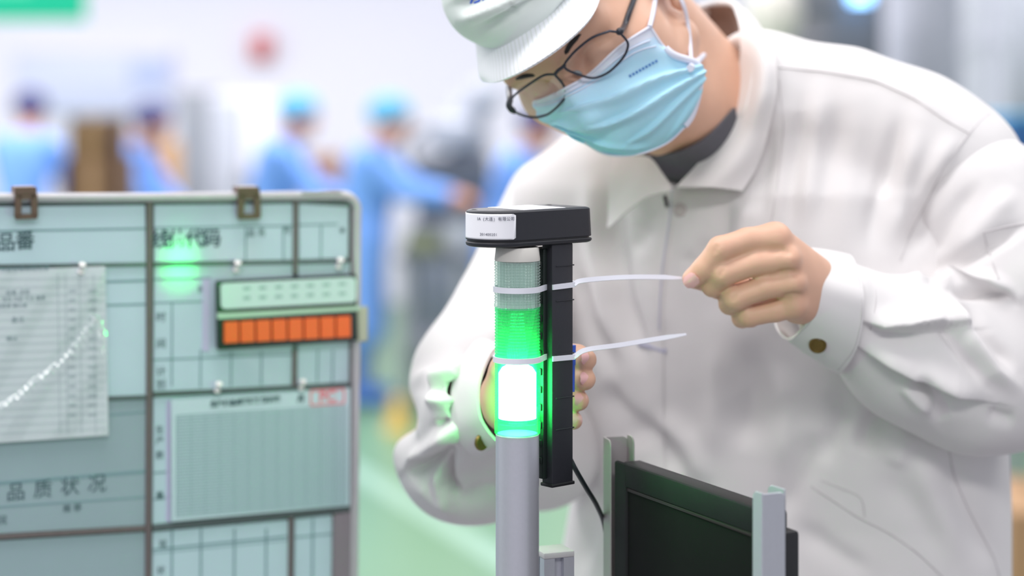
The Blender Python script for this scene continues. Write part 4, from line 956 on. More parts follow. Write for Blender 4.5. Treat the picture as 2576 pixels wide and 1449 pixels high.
lm = mat('blue_embroidery', srgb(70, 110, 220), 0.8); BVC = BVHTree.FromPolygons([tuple(v) for v in Xc], [tuple(q) for q in Qc])
def oncap(px, py):
    d = Vector(ray_dir(px, py)).normalized(); h = BVC.ray_cast(CAMP, d)[0]; return h-d*0.0006 if h is not None else None
for a, b in (((1184, 8), (1192, -12)), ((1193, 7), (1206, 2)), ((1204, 4), (1212, -12)), ((1214, 1), (1222, -14))):
    p, q = oncap(*a), oncap(*b)
    if p is not None and q is not None: tube('embroidered_mark', [p, p.lerp(q, .5)-Vector((0, .0004, 0)), q], 0.0009, lm, cap, 6)
# ------------------------------------------------------------------ jacket
jacket = bpy.data.objects.new('jacket', None); COL.objects.link(jacket); jacket.parent = person; jacket.location = (0, 0, 1.3)
YAW = math.radians(30); TR = np.array([math.cos(YAW), -math.sin(YAW), 0], dtype=np.float32); TF = np.array([-math.sin(YAW), -math.cos(YAW), 0], dtype=np.float32)
# rows: pixel row, left and right silhouette, depth of the axis, half depth of the trunk
ROWS = [(330, 1560, 2180, 2.05, 0.10), (470, 1400, 2350, 2.055, 0.130), (700, 1380, 2440, 2.06, 0.142), (1000, 1430, 2480, 2.065, 0.142), (1250, 1462, 2492, 2.07, 0.140), (1449, 1428, 2490, 2.07, 0.142), (1750, 1400, 2500, 2.07, 0.145), (2100, 1400, 2500, 2.07, 0.145)]
zs_, cx_, cy_, aa_, bb_ = [], [], [], [], []
for y, xl, xr, Y, b in ROWS:
    s = Y/F; w = (xr-xl)/2*s; c = W((xl+xr)/2, y, Y); a2 = (w*w-(b*math.sin(YAW))**2)/math.cos(YAW)**2
    zs_.append(c.z); cx_.append(c.x); cy_.append(Y); aa_.append(math.sqrt(a2)); bb_.append(b)
zs_ = np.array(zs_)[::-1]; cx_, cy_, aa_, bb_ = [np.array(q)[::-1] for q in (cx_, cy_, aa_, bb_)]
def trunk(P):
    z = P[:, 2]; x0 = np.interp(z, zs_, cx_); y0 = np.interp(z, zs_, cy_); a = np.interp(z, zs_, aa_); b = np.interp(z, zs_, bb_)
    dx, dy = P[:, 0]-x0, P[:, 1]-y0; u = dx*TR[0]+dy*TR[1]; v = dx*TF[0]+dy*TF[1]; p = 2.35
    k = (np.abs(u/a)**p+np.abs(v/b)**p)**(1/p)+1e-6; r = np.sqrt(u*u+v*v)
    d = (k-1)*np.minimum(r/k+0.02, 0.3)*0.8
    return np.maximum(d, np.maximum(z-zs_[-1], zs_[0]-z))
fj = Field()
fj.fn(trunk, (0.24, 2.06, 1.35), 0.75, 0.01)
fj.cone(P3(1830, 290, 2.02), P3(1905, 250, 1.985), 0.05, 0.056, 0.04).cone(P3(1905, 250, 1.985), P3(2125, 278, 1.975), 0.056, 0.055, 0.05)
fj.cone(P3(2125, 278, 1.975), P3(2290, 345, 1.96), 0.055, 0.058, 0.03).cone(P3(2290, 345, 1.96), P3(2400, 425, 1.95), 0.058, 0.058, 0.03)
fj.cone(P3(1830, 300, 2.04), P3(1560, 452, 2.08), 0.05, 0.058, 0.05).cone(P3(1560, 452, 2.08), P3(1400, 524, 2.10), 0.058, 0.054, 0.04)
fj.cone(P3(2400, 425, 1.95), P3(2420, 600, 1.96), 0.055, 0.05, 0.04)
fj.cone(P3(1800, 390, 2.02), P3(1690, 130, 1.94), 0.060, 0.070, 0.01, sub=True)
fj.ell(P3(1716, 395, 1.94), (0.026, 0.06, 0.028), None, 0.01, sub=True)
Xj, Qj = polygonise(fj, (0.0, 1.86, 1.02), (0.56, 2.30, 1.84), 0.0028, 3)
TFOLDS = [
 ([(2025, 215), (2012, 350), (1990, 480), (1978, 620)], -0.0028, 20, 14), ([(2070, 205), (2042, 400), (2020, 580)], 0.0028, 20, 22), ([(2118, 225), (2090, 400), (2060, 620)], -0.0025, 22, 18),
 ([(2165, 230), (2142, 420), (2110, 660)], 0.0025, 24, 26), ([(2272, 270), (2240, 410), (2200, 540), (2182, 660)], -0.0046, 30, 18), ([(2318, 310), (2272, 470), (2236, 630)], 0.0048, 24, 28),
 ([(2392, 430), (2330, 540), (2282, 640)], -0.007, 18, 24), ([(2400, 330), (2350, 440), (2300, 560)], 0.004, 24, 20),
 ([(1540, 420), (1546, 600), (1572, 760), (1640, 950)], -0.007, 20, 30), ([(1478, 420), (1496, 600), (1530, 800), (1570, 930)], 0.006, 30, 30), ([(1450, 640), (1480, 800), (1560, 960)], -0.004, 22, 26),
 ([(1620, 560), (1640, 700), (1690, 860)], 0.003, 26, 26), ([(1790, 600), (1750, 660), (1700, 655)], -0.003, 14, 14), ([(1830, 470), (1822, 620), (1800, 760)], -0.004, 16, 30), ([(1880, 500), (1868, 640)], 0.003, 24, 24),
 ([(1940, 300), (1930, 420), (1900, 560)], -0.0035, 14, 22),
 ([(1580, 1040), (1660, 1110), (1720, 1210)], -0.007, 22, 34), ([(1640, 1030), (1730, 1110), (1790, 1230)], 0.005, 30, 30), ([(1500, 960), (1570, 1060), (1600, 1150)], -0.007, 30, 40),
 ([(1868, 840), (1890, 980), (1870, 1150)], -0.005, 40, 24), ([(1800, 820), (1810, 1000), (1780, 1180)], 0.004, 30, 40), ([(1960, 900), (1985, 1040), (1960, 1200)], 0.003, 30, 30),
 ([(2240, 1010), (2190, 1080), (2165, 1150)], -0.008, 22, 30), ([(2110, 960), (2120, 1060), (2060, 1180)], -0.005, 30, 30), ([(2060, 1080), (1995, 1230), (1960, 1320)], -0.005, 22, 34), ([(2290, 1080), (2240, 1180)], 0.004, 30, 30),
 ([(2380, 1110), (2420, 1240), (2500, 1440)], -0.004, 20, 26), ([(2300, 1120), (2340, 1260), (2420, 1420)], 0.004, 34, 34), ([(2200, 1180), (2320, 1290), (2400, 1420)], -0.003, 40, 40),
 ([(1500, 1180), (1480, 1330), (1450, 1470)], -0.005, 20, 30), ([(1640, 1300), (1560, 1400)], -0.003, 20, 20), ([(2000, 1320), (2120, 1400), (2200, 1449)], -0.003, 20, 30),
 ([(1700, 480), (1684, 600), (1668, 720), (1664, 900), (1668, 1200)], 0.0026, 4, 60),
 ([(1640, 560), (1600, 640)], -0.003, 18, 18), ([(1958, 175), (2080, 184), (2200, 205), (2300, 250), (2380, 306), (2436, 334)], 0.0022, 26, 4),
 ([(2436, 332), (2372, 420), (2312, 540), (2264, 650)], 0.0022, 4, 26)]
TFOLDS = [(p, a*(1.7 if abs(a) > 0.0027 else 1.1), l*(1.25 if 10 < l < 30 else 1), r*(1.25 if 10 < r < 30 else 1)) for p, a, l, r in TFOLDS]
Xj = sculpt(Xj, Qj, TFOLDS, 0.0008, 18); Xj = relax(relax(relax(Xj, Qj, 0.5), Qj, 0.5), Qj, 0.4)
trunk_o = np_mesh('jacket_front_and_back', Xj, Qj, M_cloth, jacket)
def bvh(X, Q): return BVHTree.FromPolygons([tuple(v) for v in X], [tuple(q) for q in Q])
BVJ = bvh(Xj, Qj)
def onto(bv, px, py, off=0.0, Y=2.0):
    d = Vector(ray_dir(px, py)).normalized(); h = bv.ray_cast(CAMP, d)[0]
    return (h-d*off) if h is not None else W(px, py, Y)
# ---- raised sleeve (viewer right)
fs = Field()
fs.chain([P3(2400, 425, 1.95), P3(2470, 505, 1.93), P3(2560, 720, 1.90), P3(2585, 930, 1.90)], [0.0572, 0.0655, 0.070, 0.064], 0.03)
fs.cone(P3(2585, 925, 1.90), P3(2450, 945, 1.885), 0.066, 0.0665, 0.03); fs.cone(P3(2450, 945, 1.885), P3(2300, 882, 1.862), 0.0665, 0.0605, 0.03); fs.cone(P3(2300, 882, 1.862), P3(2112, 772, 1.822), 0.0605, 0.0405, 0.03)
fs.cone(P3(2040, 735, 1.798), P3(2115, 776, 1.824), 0.034, 0.034, 0.006, sub=True)
Xs, Qs = polygonise(fs, (0.22, 1.72, 1.34), (0.64, 2.04, 1.76), 0.0018, 3)
SFOLDS = [
 ([(2150, 798), (2215, 822), (2280, 824), (2360, 815), (2450, 820)], 0.0105, 34, 4), ([(2160, 815), (2216, 838), (2282, 840), (2362, 832), (2430, 836)], -0.005, 5, 30),
 ([(2148, 862), (2230, 906), (2300, 946), (2400, 986), (2500, 1012)], 0.0105, 36, 4), ([(2160, 888), (2230, 922), (2300, 962), (2400, 1000), (2480, 1024)], -0.005, 5, 26),
 ([(2330, 705), (2400, 694), (2500, 706), (2560, 745)], 0.010, 16, 18), ([(2390, 728), (2470, 732), (2530, 740), (2552, 758)], -0.010, 7, 14),
 ([(2376, 735), (2430, 830), (2500, 930), (2576, 990)], 0.008, 18, 24), ([(2350, 760), (2410, 880), (2480, 970)], -0.005, 24, 14), ([(2420, 750), (2480, 850), (2560, 940)], -0.006, 18, 24),
 ([(2470, 450), (2410, 530), (2360, 610), (2310, 680)], -0.0045, 20, 28), ([(2560, 470), (2480, 560), (2400, 650)], 0.004, 30, 30), ([(2590, 560), (2460, 640), (2340, 700)], -0.007, 16, 22), ([(2330, 610), (2300, 680), (2320, 730)], 0.006, 24, 20),
 ([(2260, 960), (2310, 1010), (2350, 1040)], 0.005, 20, 14), ([(2300, 930), (2350, 1000), (2370, 1070)], -0.006, 22, 14), ([(2240, 680), (2320, 740), (2380, 800)], 0.003, 24, 24), ([(2480, 1040), (2560, 1060)], -0.004, 20, 20)]
SFOLDS = [(p, a*1.35, l, r) for p, a, l, r in SFOLDS]
Xs = sculpt(Xs, Qs, SFOLDS, 0.0012, 34); Xs = relax(Xs, Qs, 0.15)
sleeve_a = np_mesh('sleeve', Xs, Qs, M_cloth, jacket); BVS = bvh(Xs, Qs)
# ---- lowered sleeve (viewer left)
fl_ = Field()
fl_.chain([P3(1400, 522, 2.115), P3(1335, 670, 2.09), P3(1290, 790, 2.055), P3(1212, 955, 2.0)], [0.055, 0.0565, 0.0605, 0.067], 0.03)
fl_.cone(P3(1212, 955, 2.0), P3(1182, 1128, 1.965), 0.064, 0.0645, 0.02); fl_.cone(P3(1182, 1128, 1.965), P3(1360, 1130, 2.06), 0.062, 0.062, 0.04)
fl_.cone(P3(1185, 1100, 1.955), P3(1195, 1010, 1.84), 0.060, 0.043, 0.03)
fl_.ell(P3(1020, 1044, 1.985), (0.024, 0.07, 0.013), None, 0.03, sub=True)
fl_.cone(P3(1262, 990, 1.76), P3(1195, 1010, 1.86), 0.035, 0.035, 0.006, sub=True)
Xl, Ql = polygonise(fl_, (-0.14, 1.76, 1.28), (0.13, 2.20, 1.70), 0.0021, 2)
LFOLDS = [([(1178, 892), (1206, 905), (1240, 920)], -0.009, 22, 14), ([(1030, 965), (1100, 950), (1170, 940), (1235, 930)], 0.006, 22, 20), ([(1080, 985), (1130, 965), (1200, 960)], -0.004, 16, 20),
 ([(1155, 1052), (1110, 1100), (1020, 1180)], 0.008, 20, 18), ([(1015, 1192), (1085, 1152), (1120, 1142), (1142, 1116)], -0.010, 7, 24), ([(1090, 1072), (1140, 1056)], -0.006, 10, 12),
 ([(1124, 1150), (1132, 1210), (1160, 1256)], -0.010, 10, 10), ([(1100, 1160), (1108, 1220), (1130, 1280)], 0.006, 20, 14), ([(1200, 1020), (1150, 1080), (1140, 1130)], 0.004, 20, 20), ([(1040, 1200), (1100, 1260), (1160, 1290)], 0.004, 20, 20),
 ([(1290, 560), (1230, 700), (1180, 840)], -0.004, 24, 24), ([(1340, 640), (1290, 780), (1230, 880)], 0.005, 26, 26), ([(1150, 1260), (1230, 1230), (1330, 1220)], -0.004, 20, 24), ([(1060, 1000), (1120, 1010), (1180, 990)], 0.005, 16, 16)]
LFOLDS = [(p, a*1.75, l, r) for p, a, l, r in LFOLDS]
Xl = sculpt(Xl, Ql, LFOLDS, 0.0012, 34); Xl = relax(Xl, Ql, 0.15)
sleeve_b = np_mesh('sleeve', Xl, Ql, M_cloth, jacket); BVL = bvh(Xl, Ql)
# ---- cuffs
def ring(px): return [W(*q) for q in px+px[:1]]
def cuff(r0, r1, nm='cuff'):
    A, Bq = ring(r0), ring(r1); M_ = [a.lerp(b, .5)+(a.lerp(b, .5)-sum(A+Bq, Vector())/(len(A)+len(Bq))).normalized()*0.001 for a, b in zip(A, Bq)]
    n = 72; rows = []
    for R_ in (A, M_, Bq):
        ext = R_[:-1]; Pn = len(ext); out = []
        for i in range(n+1):
            u = (i % n)/n*Pn; k = int(u); t = u-k; w = cr_w(t); out.append(sum((ext[(k-1+q) % Pn]*float(w[q]) for q in range(4)), Vector()))
        rows.append(out)
    V = []; nv = 13
    for R_ in range(nv):
        t = R_/(nv-1)
        for i in range(n):
            p = rows[0][i]*(1-t)*(1-2*t)+rows[1][i]*4*t*(1-t)+rows[2][i]*t*(2*t-1); V.append(p)
    c = sum(V, Vector())/len(V); axis = (sum(rows[2][:n], Vector())-sum(rows[0][:n], Vector())).normalized(); m0 = len(V)
    for p in V[:m0]:
        r = p-c; r = (r-axis*r.dot(axis)).normalized(); V.append(p-r*0.0026)
    Fc = []
    for R_ in range(nv-1):
        for i in range(n):
            j = (i+1) % n; a, b, d, e = R_*n+i, R_*n+j, (R_+1)*n+j, (R_+1)*n+i; Fc.append((a, b, d, e)); Fc.append((m0+a, m0+e, m0+d, m0+b))
    for i in range(n):
        j = (i+1) % n; Fc.append((i, m0+i, m0+j, j)); q = (nv-1)*n; Fc.append((q+i, q+j, m0+q+j, m0+q+i))
    bm = bmesh.new(); vs = [bm.verts.new(v) for v in V]
    for f in Fc: bm.faces.new([vs[i] for i in f])
    return from_bm(nm, bm, M_cloth, jacket, True, 60)
ca = cuff([(2028, 622, 1.807), (2054, 690, 1.771), (2055, 748, 1.764), (2032, 808, 1.771), (1984, 856, 1.797), (1948, 815, 1.839), (1955, 735, 1.854), (1985, 655, 1.846)],
          [(2138, 640, 1.839), (2170, 720, 1.785), (2172, 800, 1.777), (2152, 885, 1.787), (2108, 940, 1.819), (2080, 890, 1.864), (2070, 790, 1.879), (2090, 695, 1.874)])
cb = cuff([(1250, 872, 1.785), (1208, 945, 1.765), (1200, 1010, 1.756), (1214, 1068, 1.754), (1262, 1116, 1.758), (1310, 1065, 1.79), (1322, 985, 1.805), (1300, 900, 1.805)],
          [(1200, 855, 1.845), (1148, 930, 1.825), (1132, 1010, 1.812), (1142, 1090, 1.806), (1205, 1150, 1.812), (1280, 1105, 1.84), (1300, 985, 1.86), (1260, 872, 1.86)])
M_brass = mat('antique_brass', srgb(132, 112, 62), 0.4, 0.8, noise=0.3, nscale=600)
def disc(name, c, n, r, th, m, par):
    n = Vector(n).normalized(); a = n.orthogonal().normalized(); b_ = n.cross(a)
    return lathe(name, c, [(r*0.9, -th), (r, -th*0.3), (r, th*0.4), (r*0.93, th*0.8), (r*0.75, th*0.75), (r*0.7, th*0.5), (r*0.1, th*0.6)], m, par, 28, a, b_, n)
def mesh_bvh(o): 
    off = Vector((0, 0, 0)); q = o
    while q is not None: off += q.location; q = q.parent
    return BVHTree.FromPolygons([v.co+off for v in o.data.vertices], [tuple(p.vertices) for p in o.data.polygons])
BVca, BVcb = mesh_bvh(ca), mesh_bvh(cb)
disc('cuff_button', onto(BVca, 2057, 868, 0.0015, 1.79), (-0.1, -1, -0.35), 0.0078, 0.0022, M_brass, ca)
disc('cuff_button', onto(BVcb, 1212, 1112, 0.0012, 1.78), (0.75, -0.75, -0.1), 0.0076, 0.0022, M_brass, cb)
def seam(pts, bv, r=0.0008, par=None, m=M_seam, sink=0.0002, name='seam', Y=1.95):
    P2 = []
    for (x0, y0), (x1, y1) in zip(pts, pts[1:]):
        k = max(2, int(math.hypot(x1-x0, y1-y0)/14))
        for i in range(k): P2.append((x0+(x1-x0)*i/k, y0+(y1-y0)*i/k))
    P2.append(pts[-1]); Q = []
    for x, y in P2:
        p = onto(bv, x, y, sink, -1)
        if p.y > 0 and (not Q or (p-Q[-1]).length < 0.03): Q.append(p)
    if len(Q) > 2:
        for _ in range(2): Q = [Q[0]]+[(a+b*2+c)/4 for a, b, c in zip(Q, Q[1:], Q[2:])]+[Q[-1]]
        return tube(name, Q, r, m, par or jacket, 6)
for s_ in ([(2108, 930), (2150, 880), (2168, 800), (2166, 725), (2150, 668)],): seam(s_, BVca, 0.0007, ca)
seam([(1998, 850), (2040, 812), (2062, 745), (2056, 660)], BVca, 0.0005, ca)
seam([(1958, 170), (2080, 181), (2200, 203), (2300, 248), (2380, 304), (2438, 336)], BVJ); seam([(2438, 336), (2470, 300), (2490, 285)], BVS if 0 else BVJ)
seam([(2438, 336), (2372, 424), (2330, 510), (2290, 590), (2264, 655)], BVJ)
seam([(2040, 1222), (2100, 1262), (2160, 1302), (2240, 1342), (2310, 1392), (2380, 1460)], BVJ); seam([(2066, 1208), (2170, 1250), (2175, 1300)], BVJ, 0.0006)
seam([(2385, 1120), (2400, 1200), (2440, 1290), (2500, 1400), (2520, 1470)], BVJ); seam([(1960, 200), (1972, 320), (1955, 470), (1940, 560)], BVJ, 0.0005)
seam([(2474, 585), (2490, 640), (2512, 702)], BVS, 0.0009, sleeve_a); seam([(2474, 585), (2530, 570), (2590, 562)], BVS, 0.0009, sleeve_a); seam([(2200, 690), (2205, 760), (2190, 830)], BVS, 0.0004, sleeve_a)
seam([(1262, 540), (1330, 600), (1400, 700), (1450, 820)], BVL, 0.0006, sleeve_b)
M_zip = mat('zip_tape', srgb(200, 199, 212), 0.6); M_dark = mat('zip_pull', srgb(70, 66, 70), 0.4, 0.5)
seam([(1691, 478), (1684, 560), (1674, 620), (1664, 690), (1660, 760), (1658, 830)], BVJ, 0.0010, None, M_zip, 0.0002, 'zip')
seam([(1700, 480), (1692, 560), (1682, 625), (1672, 690), (1668, 760), (1666, 840), (1668, 1000), (1672, 1200), (1670, 1440)], BVJ, 0.0009, None, M_cloth, 0.0004, 'placket_edge')
seam([(1672, 492), (1678, 520)], BVJ, 0.0017, None, M_dark, 0.001, 'zip_pull')
M_pearl = mat('grey_button', srgb(196, 188, 186), 0.35)
disc('button', onto(BVJ, 1711, 528, 0.0006), (-0.45, -0.9, 0.1), 0.0062, 0.0015, M_pearl, jacket)
M_pock = mat('pocket_strip', srgb(176, 176, 196), 0.7); seam([(1608, 866), (1640, 872), (1676, 884)], BVJ, 0.0026, None, M_pock, 0.0002, 'pocket_strip')  # lavender-grey strip along the jacket front
# ---- collar
def jk(x, y, off, Y): 
    p = onto(BVJ, x, y, off, Y); return p
def yy(rows, name, m, disp=None, th=0.0028): return patch(name, [[W(*q) for q in r] for r in rows], 48, 26, th, m, jacket, disp)
for q in ((1868, 479), (1903, 415), (1930, 335), (1953, 225), (1947, 125), (1700, 480), (1530, 570), (1560, 470), (1690, 700), (1700, 1000), (2000, 300), (2200, 600)):
    p = onto(BVJ, q[0], q[1], 0, -1); print('LM jk', q, round(p.y, 3))
def cpt(x, y, off, Ymax):
    p = onto(BVJ, x, y, off, Ymax); return p if p.y < Ymax else W(x, y, Ymax)
inner = [(1846, 14, 2.02), (1862, 88, 1.985), (1853, 210, 1.958), (1815, 322, 1.940), (1762, 402, 1.925), (1702, 468, 1.915)]
midr = [(1878, 26, 2.012), (1908, 108, 1.965), (1908, 225, 1.938), (1876, 335, 1.915), (1832, 418, 1.902), (1782, 470, 1.898)]
outr = [(1904, 52, 2.012), (1946, 125, 1.985), (1954, 225, 1.955), (1932, 335, 1.930), (1905, 418, 1.915), (1868, 480, 1.908)]
def fit(r, off): return [W(x, y, min(Y, onto(BVJ, x, y, off, 9).y)) for x, y, Y in r]
patch('collar', [fit(inner, .002), fit(midr, .012), fit(outr, .011)], 60, 30, 0.0028, M_cloth, jacket)
l0 = [(1540, 380, 1.975), (1588, 390, 1.955), (1634, 396, 1.940), (1664, 432, 1.925), (1692, 471, 1.912)]
l1 = [(1534, 455, 1.955), (1572, 458, 1.945), (1612, 458, 1.932), (1648, 470, 1.920), (1686, 475, 1.910)]
l2 = [(1527, 574, 1.955), (1545, 560, 1.945), (1582, 526, 1.934), (1627, 494, 1.922), (1679, 479, 1.910)]
patch('collar', [fit(l0, .004), fit(l1, .013), fit(l2, .011)], 50, 34, 0.0028, M_cloth, jacket)
patch('collar_stand', [[W(1756, 20, 2.037), W(1800, 11, 2.062), W(1843, 15, 2.047), W(1862, 62, 2.016)], [W(1750, 40, 2.06), W(1800, 50, 2.085), W(1850, 70, 2.06), W(1866, 110, 2.02)], [W(1750, 130, 2.06), W(1800, 130, 2.085), W(1850, 150, 2.06), W(1866, 180, 2.02)]], 30, 16, 0.003, M_collar_shade, jacket)
tube('collar_rim', cat_rom([W(1756, 17, 2.030), W(1800, 6, 2.055), W(1842, 9, 2.042), W(1862, 34, 2.016), W(1872, 62, 1.995)], 20), 0.0032, M_cloth, jacket, 8)
patch('collar_fold', [[W(1756, 18, 2.034), W(1800, 8, 2.059), W(1846, 13, 2.044), W(1868, 52, 2.012)], [W(1756, 14, 2.045), W(1800, 3, 2.07), W(1850, 5, 2.055), W(1880, 40, 2.02)], [W(1770, 60, 2.09), W(1810, 50, 2.11), W(1870, 60, 2.08), W(1905, 90, 2.03)]], 30, 12, 0.003, M_cloth, jacket)
def fitb(r): return [W(x, y, min(Y, onbody(x, y, 0.008, 9).y)) for x, y, Y in r]
patch('undershirt', [fitb([(1580, 392, 1.99), (1690, 388, 1.975), (1775, 350, 1.975), (1850, 270, 1.985)]), fitb([(1600, 425, 1.985), (1695, 430, 1.972), (1780, 400, 1.975), (1860, 330, 1.99)]), fitb([(1640, 470, 1.985), (1695, 470, 1.972), (1780, 440, 1.975), (1865, 380, 1.99)]), [W(1650, 520, 2.0), W(1695, 520, 1.99), W(1770, 480, 1.99), W(1865, 430, 1.995)]], 40, 30, 0.002, M_shirt, person)
# ---- trousers and shoes under the frame, so that the figure stands on the floor
ft = Field(); gx, gy = float(cx_[0]), 2.07
ft.ell((gx, gy, 0.98), (0.19, 0.15, 0.14), None, 0.03)
for sx in (-1, 1): ft.chain([(gx+sx*0.10, gy+sx*-0.03, 0.95), (gx+sx*0.12, gy+sx*-0.04, 0.50), (gx+sx*0.13, gy+0.02-sx*0.04, 0.06)], [0.105, 0.078, 0.068], 0.03)
Xt, Qt = polygonise(ft, (gx-0.3, gy-0.25, 0.0), (gx+0.3, gy+0.25, 1.15), 0.009, 2); np_mesh('trousers', Xt, Qt, M_trous, person)
for sx in (-1, 1):
    f2 = Field(); c = np.array([gx+sx*0.13, gy+0.02-sx*0.04, 0.0]); f2.cone(c+np.array([0, 0.05, 0.046]), c+np.array([-0.06, -0.13, 0.040]), 0.044, 0.040, 0.02)
    Xh, Qh = polygonise(f2, c+np.array([-.2, -.25, -.01]), c+np.array([.2, .15, .12]), 0.008, 2); np_mesh('shoe', Xh, Qh, M_shoe, person)
# ------------------------------------------------------------------ the hall behind
def floor_pt(px, py, z=0.0): return W(px, py, F*(HC-z)/(py-YH))
def wallbox(name, c, s, m): return tag(box(name, c, s, m, None, bev=0.0), kind='structure')
M_floor = mat('green_epoxy_floor', srgb(104, 142, 106), 0.35, noise=0.10, nscale=0.9)
M_wallw = mat('white_wall', srgb(236, 233, 246), 0.7)
wallbox('floor', (0, 8, -0.05), (14, 22, 0.1), M_floor)
wallbox('wall_back', (0, 16.1, 2.25), (14, 0.2, 4.5), M_wallw)
wallbox('wall_left', (-7.1, 8, 2.25), (0.2, 22, 4.5), M_wallw)
wallbox('wall_right', (7.1, 8, 2.25), (0.2, 22, 4.5), M_wallw)
tag(box('added_bounce_mat', (0.6, 0.9, 0.002), (7.0, 7.6, 0.004), mat('neutral_bounce_grey', srgb(134, 132, 136), 0.6, noise=0.06, nscale=2), None, bev=0.0), kind='structure')  # unseen mat, added so the green floor does not tint the jacket
M_strip = mat('pale_floor_paint', srgb(140, 174, 150), 0.35)
V = [floor_pt(700, 1045, .002), floor_pt(1500, 1520, .002), floor_pt(1500, 1590, .002), floor_pt(700, 1085, .002)]
tag(from_data('floor_marking', V, [(0, 1, 2, 3)], M_strip, None, False), kind='structure')
M_dkfl = mat('dark_mat', srgb(96, 136, 118), 0.6)
M_gown = mat('blue_gown', srgb(118, 164, 238), 0.8, noise=0.06, nscale=6); M_gcap = mat('sky_blue_cap', srgb(92, 172, 212), 0.8); M_pcap = mat('violet_cap', srgb(72, 72, 116), 0.8)
M_skin2 = mat('skin_far', srgb(206, 150, 126), 0.6); M_gtr = mat('blue_trousers', srgb(84, 128, 206), 0.85)
def worker(px, Yd, label, yaw, lean, hz, cap_m, hand=(0.42, 1.02), scale=1.0, hair=False):
    """a worker standing at a bench; local x is the way they face, lean bends the trunk forward at the hips"""
    gx_, gy_ = (px-CX)*Yd/F, Yd; r = thing('person', label, 'person', (gx_, gy_, 0), 'workers in blue gowns in the background'); s = scale
    cy, sy = math.cos(yaw), math.sin(yaw)
    def L(x, y, z): return np.array([gx_+s*(x*cy-y*sy), gy_+s*(x*sy+y*cy), s*z])
    hip = 0.92; sl = math.sin(lean); cl = math.cos(lean)
    def T(u, y, fwd=0.0): return L(u*sl+fwd*cl, y, hip+u*cl-fwd*sl)        # along the trunk
    hd = T(0.70, 0, 0.06); nk = T(0.54, 0, 0.01)
    Rh = np.array([[cy, -sy, 0], [sy, cy, 0], [0, 0, 1]])
    f = Field(); f.ell(hd, np.array([0.098, 0.078, 0.118])*s, Rh, 0.01); f.cone(nk, hd-np.array([0, 0, 0.03]), 0.058*s, 0.055*s, 0.03); f.cone(T(.2, 0), nk, 0.08*s, 0.06*s, 0.03)
    f.cone(hd+0.10*s*np.array([cy, sy, -0.1]), hd+0.115*s*np.array([cy, sy, -.25]), 0.013*s, 0.015*s, 0.02); f.ell(hd+s*0.02*np.array([cy, sy, -3.6]), np.array([.07, .06, .06])*s, None, .03)
    for e in (-1, 1): f.ell(hd+s*0.078*e*np.array([-sy, cy, 0]), np.array([.02, .014, .032])*s, Rh, .006)
    g = Field(); g.cone(T(0.02, 0), T(0.42, 0), 0.150*s, 0.150*s, 0.05)
    for e in (-1, 1):
        g.cone(T(0.30, e*.06), T(0.46, e*.13), .12*s, .085*s, .05)
        g.cone(L(0, e*.05, hip), L(-0.01, e*.07, 0.42), .140*s, .155*s, .06)
        sh = T(0.47, e*0.18); hx, hzz = hand; hnd = L(hx, e*0.13, hzz); mid = (sh+hnd)/2+np.array([0, 0, -0.07])+s*0.06*np.array([-sy, cy, 0])*e
        g.cone(sh, mid, .070*s, .062*s, .03); g.cone(mid, hnd, .062*s, .050*s, .02)
        f.cone(sh, mid, .040*s, .036*s, .02); d = (hnd-mid)/np.linalg.norm(hnd-mid); f.cone(mid, hnd+d*0.05, .036*s, .026*s, .02); f.cone(hnd+d*0.05, hnd+d*0.13, .034*s, .026*s, .02)
        for q in range(4): o_ = np.array([-sy, cy, 0])*(q-1.5)*0.019*s; f.cone(hnd+d*0.10+o_, hnd+d*0.185+o_*1.1+np.array([0, 0, -0.01]), .010*s, .008*s, .006)
        f.cone(hnd+d*0.06, hnd+d*0.115-np.array([-sy, cy, 0])*0.045*e, .012*s, .009*s, .01)
    lo = np.array([gx_-.75, gy_-.75, 0.0]); hi = np.array([gx_+.75, gy_+.75, 1.9])
    X, Q = polygonise(f, lo, hi, 0.013, 1); np_mesh('body', X, Q, M_skin2, r)
    X, Q = polygonise(g, lo, hi, 0.020, 1); np_mesh('gown', X, Q, M_gown, r)
    t = Field()
    for e in (-1, 1):
        t.cone(L(0, e*.09, .85), L(-.02, e*.11, .06), .085*s, .062*s, .02)
    X, Q = polygonise(t, lo, hi, 0.02, 1); np_mesh('trousers', X, Q, M_gtr, r)
    for e in (-1, 1):
        t = Field(); t.cone(L(-.05, e*.11, .045), L(.13, e*.12, .040), .045*s, .04*s, .01); X, Q = polygonise(t, L(0, e*.11, .1)-.35, L(0, e*.11, .1)+.35, 0.015, 1); np_mesh('shoe', X, Q, M_gtr, r)
    c = Field(); c.ell(hd+np.array([-0.012*cy, -0.012*sy, 0.048])*s, np.array([0.128, 0.112, 0.098])*s, Rh, 0.01)
    c.fn(lambda P: (P[:, 2]-(hd[2]+0.012)+0.25*((P[:, 0]-hd[0])*cy*-1-(P[:, 1]-hd[1])*sy)*-1*-1).astype(np.float32), hd, 0.5, 0.01, sub=False) if 0 else None
    n_ = np.array([-0.42*cy, -0.42*sy, -0.9]); c0 = hd+np.array([0, 0, 0.0])
    c.fn(lambda P: -((P-c0)@n_).astype(np.float32), c0, 0.4, 0.01, sub=True) if 0 else None
    c.ell(hd+s*np.array([0.06*cy, 0.06*sy, -0.055]), np.array([0.10, 0.11, 0.075])*s, Rh, 0.01, sub=True)
    X, Q = polygonise(c, hd-.25, hd+.25, 0.013, 1); np_mesh('cap', X, Q, cap_m, r)
    return r
R_ = math.radians
worker(52, 12.6, 'worker in blue gown and dark violet cap at the far left edge, back turned', R_(80), R_(8), 1.5, M_pcap, (0.40, 1.10), 0.965)
